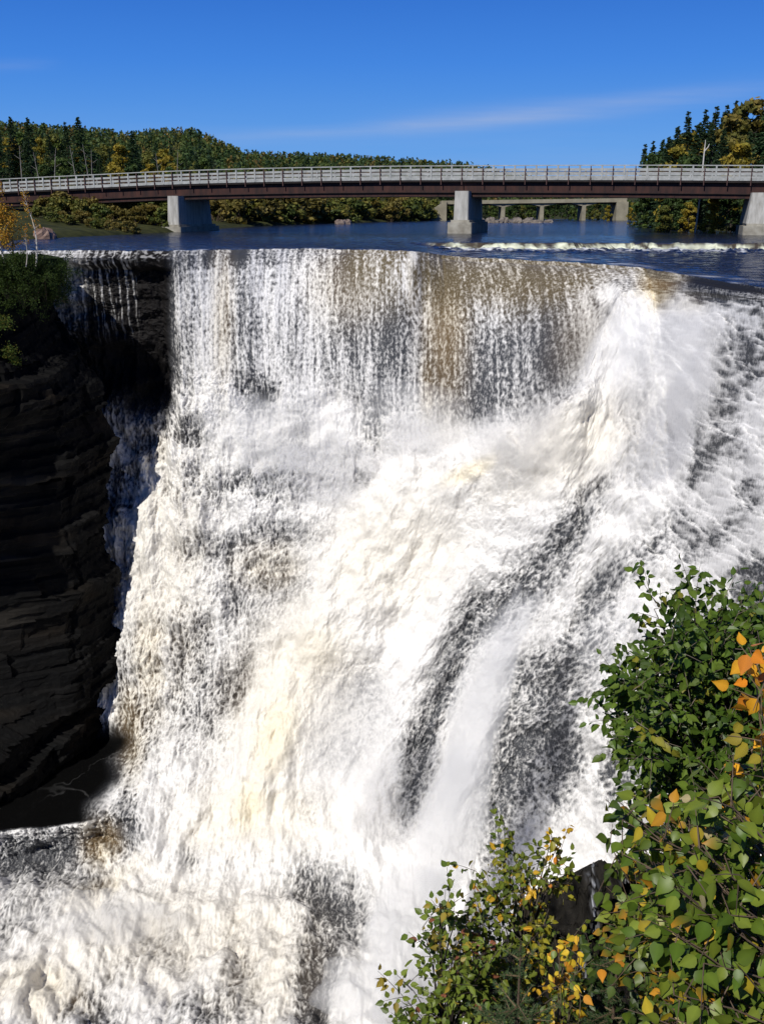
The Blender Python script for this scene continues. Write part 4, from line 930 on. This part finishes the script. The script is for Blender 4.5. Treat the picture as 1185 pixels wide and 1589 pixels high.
def branchy(name, lab, cat, foot, head, tips, twig, leaf, lsize, cols, probs, per, hang, barkc, mat, r0=.03, stem_to=None, blot=None, small=False):
    """a shrub: stem from foot to head, boughs out to each tip, leafy twigs at the tips"""
    foot = np.array(foot, float); root = empty(name, foot); tag(root, lab, cat)
    head = np.array(head, float); t = np.linspace(0, 1, 9)[:, None]
    ax = foot + (head - foot) * t + np.array([.06, .04, 0]) * np.sin(t * 5) * np.linalg.norm(head - foot) * .25
    m = MB(); m.tube(ax - foot, r0 * (1 - .8 * t[:, 0]), 7, barkc)
    LP, LA, LN, LS, LC = [], [], [], [], []; cols = np.array(cols)
    for q in tips:
        i = int(np.argmin(np.linalg.norm(ax - q, axis=1) + .55 * np.maximum(ax[:, 2] - q[2] + .1, 0) * 3)); b = ax[max(i - 1, 0)]
        d = q - b; L_ = np.linalg.norm(d); mid = b + d * .55 + UP * .10 * L_ + rng.normal(size=3) * .04 * L_
        tt = np.linspace(0, 1, 6)[:, None]; cur = b * (1 - tt) ** 2 + 2 * mid * tt * (1 - tt) + q * tt ** 2
        m.tube(cur - foot, np.linspace(min(r0 * .25, .0055 * (1 + L_)), .0016, 6) , 4, barkc)
        d = cur[-1] - cur[-3]; d /= np.linalg.norm(d)
        for k in range(twig[0]):
            st = cur[-1] - d * twig[1] * (k / twig[0]) * 1.6; e = d * .6 + rng.normal(size=3) * .55 + UP * (.15 - hang * .3); e /= np.linalg.norm(e); e = st + e * twig[1]
            m.tube([st - foot, (st + e) / 2 - foot + UP * .02 * twig[1], e - foot], [.0022, .0016, .0009], 3, barkc)
            u = (np.arange(per) + rng.rand(per)) / per; p = st + (e - st) * u[:, None]
            a = rng.normal(size=(per, 3)) * .75 - UP * hang + (e - st) / twig[1] * .5; a /= np.linalg.norm(a, axis=1)[:, None]
            nn = rng.normal(size=(per, 3)) * .55 + np.array([-.35, -.6, .75])
            LP.append(p); LA.append(a); LN.append(nn); c = cols[rng.choice(len(cols), p=probs, size=per) if rng.rand() < .45 else np.full(per, rng.choice(len(cols), p=probs))]
            LC.append(c * (.75 + .5 * rng.rand(per, 1))); LS.append(lsize * (.65 + .55 * rng.rand(per)))
    m.build('branches', M_bark, root)
    P_ = np.concatenate(LP); A_ = np.concatenate(LA); N_ = np.concatenate(LN); S_ = np.concatenate(LS); C_ = np.concatenate(LC)
    pet = .28 * S_[:, None]; P2 = P_ + A_ * pet                         # short petioles
    if small: V, F, C = leaves_mesh(P2 - foot, A_, N_, S_, C_, rows=((0, 0), (.22, .29), (.55, .28), (1, 0)), fold=.2, curl=.15)
    else:
        V, F, C = leaves_mesh(P2 - foot, A_, N_, S_, C_)
        if blot is not None:                                           # yellowing blotches that creep in from the tip
            C = C.reshape(len(P_), -1, 3); w = (rng.rand(len(P_)) < blot)[:, None, None] * np.linspace(0, 1, C.shape[1])[None, :, None] ** (.6 + 2 * rng.rand(len(P_), 1, 1))
            C = (C * (1 - w) + w * np.array([.46, .20, .02])).reshape(-1, 3)
    mesh('foliage', V, F, mat, root, {'col': C}, smooth=not small); return root
def tipset(poly, n, d0, d1): return np.array([atd(px, py, d0 + (d1 - d0) * rng.rand()) for px, py in poly_sample(poly, n)])
def onslope(px, py, d, back=0): 
    p = atd(px, py, d); return (p[0], p[1] + back, float(slope_z(p[0], p[1] + back)) - .1)

G_ALD = [(.062, .105, .013), (.042, .078, .010), (.090, .135, .018), (.18, .17, .02)]
alder = [(1015, 945), (1035, 990), (1072, 945), (1100, 960), (1130, 948), (1160, 955), (1190, 940), (1240, 935), (1260, 1260), (1130, 1270), (1020, 1255), (1000, 1225), (1008, 1180), (975, 1155), (985, 1120), (960, 1095), (975, 1068), (955, 1060), (1005, 1045), (1010, 1015), (1018, 1000), (1010, 970)]
tp = tipset(alder, 330, 4.7, 6.4)
edge_ = [(1008, 922), (1014, 945), (1072, 918), (1078, 935), (1105, 930), (1120, 935), (950, 1058), (965, 1062), (954, 1102), (970, 1110), (985, 1155), (1002, 1230), (1012, 1010), (1000, 1030), (1150, 930), (1172, 935)]
tp = np.concatenate([tp, [atd(px, py, 5.2) for px, py in edge_]])
branchy('alder_bush', 'dense green leafy bush in front of the falls on the right', 'bush', onslope(1150, 1500, 5.8, .2), atd(1120, 950, 5.6), tp, (4, .20), 'small', .055, G_ALD, [.42, .3, .25, .03], 9, .5, (.16, .13, .10), M_bigleaf, r0=.045, small=True)

G_POP = [(.095, .140, .015), (.062, .105, .012), (.145, .185, .022), (.34, .26, .02), (.50, .24, .02), (.34, .28, .14)]
pop1 = [(1040, 1275), (1090, 1245), (1140, 1200), (1230, 1190), (1230, 1620), (1030, 1620), (1030, 1500), (1010, 1400), (1030, 1340), (985, 1300)]
tp = tipset(pop1, 185, 2.3, 3.3); tp = np.concatenate([tp, [atd(965, 1272, 2.6), atd(995, 1278, 2.6), atd(1085, 1250, 2.4), atd(965, 1325, 2.7)]])
branchy('poplar_sapling', 'near poplar with large glossy heart shaped leaves at the lower right', 'tree', (2.1, 2.35, float(slope_z(2.1, 2.35)) - .1), atd(1260, 1250, 2.35), tp, (3, .13), 'big', .051, G_POP, [.36, .28, .28, .04, .025, .015], 4, .75, (.12, .085, .06), M_bigleaf, r0=.022, blot=.05)
pop2 = [(1150, 1000), (1168, 985), (1210, 985), (1215, 1190), (1140, 1190), (1160, 1120), (1150, 1060)]
tp = np.array([atd(px, py, 2.35 + .25 * rng.rand()) for px, py in ((1160, 1005), (1172, 1035), (1185, 1060), (1175, 1085), (1190, 1120), (1180, 1150), (1165, 1165), (1200, 1010))])
branchy('aspen_sapling', 'slim aspen shoot with bright orange yellow leaves at the right edge', 'tree', (1.75, 2.9, float(slope_z(1.75, 2.9)) - .1), atd(1225, 1010, 2.5), tp, (2, .08), 'big', .046, [(.62, .30, .02), (.60, .20, .015), (.25, .2, .02)], [.55, .25, .2], 3, .7, (.22, .15, .09), M_bigleaf, r0=.012)
pop3 = [(930, 1300), (1060, 1290), (1150, 1330), (1190, 1420), (1150, 1600), (990, 1600), (980, 1500), (955, 1420), (960, 1370), (1000, 1340)]
tp = tipset(pop3, 95, 3.3, 4.2)
branchy('birch_sapling', 'medium leaved sapling with yellowing leaves behind the large leaved poplar', 'tree', (1.35, 3.9, float(slope_z(1.35, 3.9)) - .1), atd(1120, 1330, 3.7), tp, (3, .15), 'mid', .050, [(.10, .14, .02), (.14, .17, .022), (.06, .09, .014), (.42, .30, .025), (.48, .20, .02)], [.38, .28, .20, .09, .05], 6, .6, (.16, .11, .07), M_bigleaf, r0=.016, blot=.15)

YB = [(.12, .15, .020), (.07, .10, .016), (.22, .20, .02), (.50, .30, .025), (.46, .17, .02)]
yb = [(785, 1288), (800, 1310), (860, 1298), (872, 1330), (865, 1380), (880, 1440), (895, 1490), (905, 1600), (700, 1600), (690, 1480), (700, 1420), (735, 1370), (735, 1345), (760, 1335), (770, 1300)]
yb = [(x_ + 8, y_ + 14) for x_, y_ in yb]; tp = tipset(yb, 84, 5.3, 6.4); tp = np.concatenate([tp, [atd(786, 1290, 5.8), atd(856, 1302, 5.8), atd(870, 1318, 5.8), atd(738, 1352, 5.8), atd(772, 1318, 5.8)]])
branchy('birch_sapling', 'small birch with mixed green and golden leaves in front of the falls', 'tree', onslope(870, 1640, 6.2), atd(825, 1350, 6.0), tp, (3, .16), 'small', .048, YB, [.46, .26, .15, .08, .05], 9, .55, (.10, .08, .06), M_bigleaf, r0=.028, small=True)
RB = [(.13, .17, .025), (.08, .12, .018), (.20, .075, .04), (.26, .20, .03)]
rb = [(700, 1390), (715, 1420), (750, 1470), (760, 1600), (600, 1600), (615, 1560), (650, 1530), (620, 1530), (640, 1520), (670, 1500), (660, 1480), (650, 1440), (675, 1430), (680, 1400)]
rb = [(x_ + 18, y_ + 12) for x_, y_ in rb]; tp = tipset(rb, 58, 5.0, 5.8); tp = np.concatenate([tp, [atd(697, 1388, 5.4), atd(655, 1440, 5.4), atd(690, 1400, 5.4), atd(615, 1535, 5.3), atd(632, 1528, 5.3)]])
branchy('maple_sapling', 'upright sapling with dark straight stem and some reddish leaves left of the golden birch', 'tree', onslope(712, 1680, 5.4), atd(698, 1395, 5.4), tp, (3, .14), 'small', .048, RB, [.48, .32, .07, .13], 8, .45, (.05, .04, .035), M_bigleaf, r0=.024, small=True)
yl = [(865, 1480), (900, 1478), (905, 1600), (845, 1600)]
tp = tipset(yl, 9, 4.4, 4.8)
branchy('willow_shoot', 'thin shoot with scattered round yellow leaves before the dark rock', 'plant', onslope(905, 1700, 4.6), atd(880, 1470, 4.6), tp, (2, .12), 'small', .050, [(.55, .38, .03), (.10, .14, .02), (.45, .2, .02)], [.5, .3, .2], 4, .6, (.12, .09, .06), M_bigleaf, r0=.010)
dk = [(905, 1460), (960, 1440), (1040, 1420), (1090, 1440), (1100, 1620), (880, 1620), (890, 1540)]
tp = tipset(dk, 60, 4.3, 5.4)
branchy('alder_bush', 'shaded dark green bush at the bottom between the spruce and the poplar', 'bush', onslope(1000, 1800, 4.9), atd(1000, 1480, 4.9), tp, (4, .18), 'small', .048, [(.040, .065, .012), (.025, .045, .010), (.10, .10, .02)], [.5, .42, .08], 8, .4, (.08, .06, .045), M_bigleaf, r0=.02, small=True)

def near_spruce(lab, px, py_top, d, H, spread, col, nb=70):
    """needle by needle: whorled boughs with side twigs"""
    top_ = atd(px, py_top, d); foot = top_ - [0, 0, H]; foot[2] = min(foot[2], float(slope_z(foot[0], foot[1])) - .05); H = top_[2] - foot[2]
    root = empty('spruce_tree', foot); tag(root, lab, 'tree'); m = MB(); m.tube([[0, 0, 0], [0, 0, H * .5], [0, 0, H]], [.03, .018, .003], 6, (.10, .07, .05))
    P, A = [], []
    def needles(a, b, dens):
        L_ = np.linalg.norm(b - a); n = max(int(L_ * dens), 3); u = rng.rand(n, 1); p = a + (b - a) * u; w = (b - a) / (L_ + 1e-9)
        v = rng.normal(size=(n, 3)); v /= np.linalg.norm(v, axis=1)[:, None]; P.append(p); A.append(v * .8 + w * .75)
    for i in range(nb):
        dz = (rng.rand() ** .9) * min(H, 1.5); z = H - dz; an = rng.rand() * 6.28; L_ = spread * (.12 + dz / 1.5) * (.75 + .5 * rng.rand())
        a = np.array([0, 0, z]); e = a + np.array([cos(an), sin(an), .35 - .2 * dz]) * L_; m.tube([a, e], [.005, .0015], 4, (.14, .10, .06)); needles(a, e, 900)
        for j in range(int(3 + L_ * 18)):
            u = .2 + .8 * rng.rand(); q = a + (e - a) * u; w = np.cross(e - a, UP); w /= np.linalg.norm(w); w = w * (1 if j % 2 else -1) + (e - a) / L_ * .8; f = q + w * L_ * .30 * (1.2 - u)
            m.tube([q, f], [.002, .001], 3, (.14, .10, .06)); needles(q, f, 900)
    needles(np.array([0, 0, H - .25]), np.array([0, 0, H]), 900); m.build('trunk', M_bark, root)
    P = np.concatenate(P); A = np.concatenate(A); A /= np.linalg.norm(A, axis=1)[:, None]; B = perp(A); n = len(P); s_ = .018
    V = np.stack([P - B * .0016, P + B * .0016, P + A * s_], 1).reshape(-1, 3); c = np.repeat(np.array(col) * (.7 + .6 * rng.rand(n, 1)), 3, 0)
    mesh('needles', V, np.arange(3 * n).reshape(-1, 3), M_leaf, root, {'col': c})
near_spruce('young grey green spruce in front of the golden birch', 808, 1462, 3.9, 2.4, .42, (.060, .095, .040), 80)
near_spruce('small dark spruce among the leaves right of the rock', 962, 1432, 4.4, 2.4, .36, (.035, .060, .024), 60)

# ------------------------------------------------------------------ black rock at the right foot of the falls
def foot_rock():
    n, k = 150, 110; u = np.linspace(0, 1, n); v = np.linspace(0, 1, k); U, Vv = np.meshgrid(u, v, indexing='ij')
    # outline of the crest in the picture at 34 m, sides falling toward the pool
    px = 780 + 325 * U; crest = np.interp(px, [780, 845, 862, 880, 905, 920, 940, 970, 1010, 1105], [1500, 1418, 1392, 1378, 1366, 1352, 1335, 1322, 1318, 1330]) + 3 * noise2(px * .12, px * 0, 4)
    Y0 = 33.5 + 2.2 * noise2(U * 3, U * 0, 3)
    zc = np.array([elev(c, y) for c, y in zip(crest[:, 0], Y0[:, 0])])[:, None]
    X0 = (px - 592.5) / FOC * (33.5 * CT + 26 * ST)
    Z = zc + (-34.8 - zc) * Vv ** 1.1; Y = Y0 - 3.6 * Vv - .8 * np.sin(Vv * 9 + 5 * noise2(U * 2, Vv * 2, 8))
    X = X0 + .25 * fbm(U * 9, Vv * 9, 12, 3) - Vv * 1.0 * (1 - U)
    Y = Y + 1.3 * fbm(U * 11, Vv * 15, 14, 6, .72); Z = Z + .35 * fbm(U * 11, Vv * 9, 15, 3) * sstep(0, .1, Vv)
    lines = sstep(.80, .95, ridged(U * 6 + .8 * Vv + .5 * fbm(U * 4, Vv * 6, 3, 2), Vv * 1.6, 18, 3)) * sstep(.1, .5, fbm(U * 9, Vv * 12, 22, 3) + .45)
    str1 = np.exp(-((U - (.415 - .02 * Vv + .012 * noise2(Vv * 16, U * 0, 7))) / .014) ** 2) * sstep(.62, .45, Vv) * sstep(-.05, .35, fbm(U * 60, Vv * 80, 9, 3)) * .8
    str2 = np.exp(-((U - (.56 + .05 * Vv)) / .02) ** 2) * sstep(.35, .2, Vv) * sstep(0, .35, fbm(U * 60, Vv * 80, 10, 3)) * .7
    c = np.clip(.75 * lines * sstep(.3, .5, Vv) + str1 + str2, 0, .9).ravel()[:, None]
    base = np.array([.014, .0125, .010]) * (1 + 2.2 * fbm(U * 22, Vv * 30, 25, 5).ravel()[:, None])
    V1 = np.stack([X, Y, Z], -1).reshape(-1, 3)
    V2 = V1.copy().reshape(n, k, 3)[:, :1] + np.array([0, 4.0, -3.5]); n0 = n * k; V2 = V2.reshape(-1, 3)   # back of the crest
    V3 = V2 + np.array([0, 1.0, -8.0])
    a = np.arange(n - 1); F2 = np.stack([a * k, (a + 1) * k, n0 + a + 1, n0 + a], -1); F3 = np.stack([n0 + a, n0 + a + 1, n0 + n + a + 1, n0 + n + a], -1)
    col = np.concatenate([base + (np.array([.62, .64, .68]) - base) * c, np.tile([.012, .0105, .009], (2 * n, 1))])
    o = mesh('rock_outcrop', np.concatenate([V1, V2, V3]), [gridF(n, k), F2, F3], M_cliff, attrs={'col': col})
    tag(o, 'black wet rock with thin trickles at the right foot of the falls', 'rock')
foot_rock()

# ------------------------------------------------------------------ drifting spray
def mist_mat(name, dens):
    m = bpy.data.materials.new(name); m.use_nodes = True; t = m.node_tree; t.nodes.clear()
    o = t.nodes.new('ShaderNodeOutputMaterial'); v = t.nodes.new('ShaderNodeVolumePrincipled'); v.inputs['Density'].default_value = dens
    v.inputs['Color'].default_value = (.995, .995, .998, 1); v.inputs['Anisotropy'].default_value = -.15; t.links.new(v.outputs[0], o.inputs['Volume']); return m
M_mist = mist_mat('spray', .42); M_thin = mist_mat('thin_spray', .15)
def build_mist():
    V, F, n0 = [], [], 0; a, b = 22, 14
    T, Ph = np.meshgrid(np.linspace(0, 2 * math.pi, a, endpoint=False), np.linspace(-math.pi / 2, math.pi / 2, b))
    i = np.arange(b - 1)[:, None] * a; j = np.arange(a)[None]; f = np.stack([i + j, i + (j + 1) % a, i + a + (j + 1) % a, i + a + j], -1).reshape(-1, 4)
    out_ = []
    for k, (px, py, Y, rx, rz, ry, lean) in enumerate(MIST):
        c = at(px, py, Y); r = 1 + .30 * noise2(np.cos(T) * np.cos(Ph) * 1.3 + k * 7, np.sin(T) * np.cos(Ph) * 1.3 + np.sin(Ph) * 1.4, 60 + k) + .12 * noise2(np.cos(T) * np.cos(Ph) * 3 + k, np.sin(Ph) * 3 + np.sin(T) * np.cos(Ph) * 3, 90 + k)
        x = np.cos(T) * np.cos(Ph) * rx * r; y = np.sin(T) * np.cos(Ph) * ry * r; z = np.sin(Ph) * rz * r; la = radians(lean)
        X = x * cos(la) + z * sin(la); Z = -x * sin(la) + z * cos(la)
        o = mesh('spray_cloud', np.stack([X + c[0], y + c[1], Z + c[2]], -1).reshape(-1, 3), f, M_mist if k < NB else M_thin, smooth=True); out_.append(o)
        tag(o, kind='stuff')
MIST = [(745, 1100, 42.0, 1.2, 6.0, 1.2, 16), (700, 1290, 41.0, 1.6, 4.8, 1.2, 12), (640, 1440, 38.5, 2.4, 3.6, 1.1, 10), (800, 985, 45.5, 3.0, .5, .6, -62), (560, 1540, 35.5, 2.0, 1.6, .8, 0)]; NB = len(MIST)
MIST += [(450, 670, 59.0, 4.2, 2.6, 1.4, 0), (370, 650, 59.6, 2.6, 1.6, 1.3, 0), (640, 640, 59.5, 3.6, 2.0, 1.3, 0), (820, 680, 54.0, 3.2, 2.0, 1.4, 0), (545, 1150, 47.0, 3.0, 4.0, 1.5, 10), (960, 1000, 40.5, 1.8, 2.4, 1.0, 15), (1010, 580, 47.5, 3.0, 3.4, 1.3, 25), (150, 1420, 43.0, 3.6, 1.2, 1.4, 0)]
build_mist()
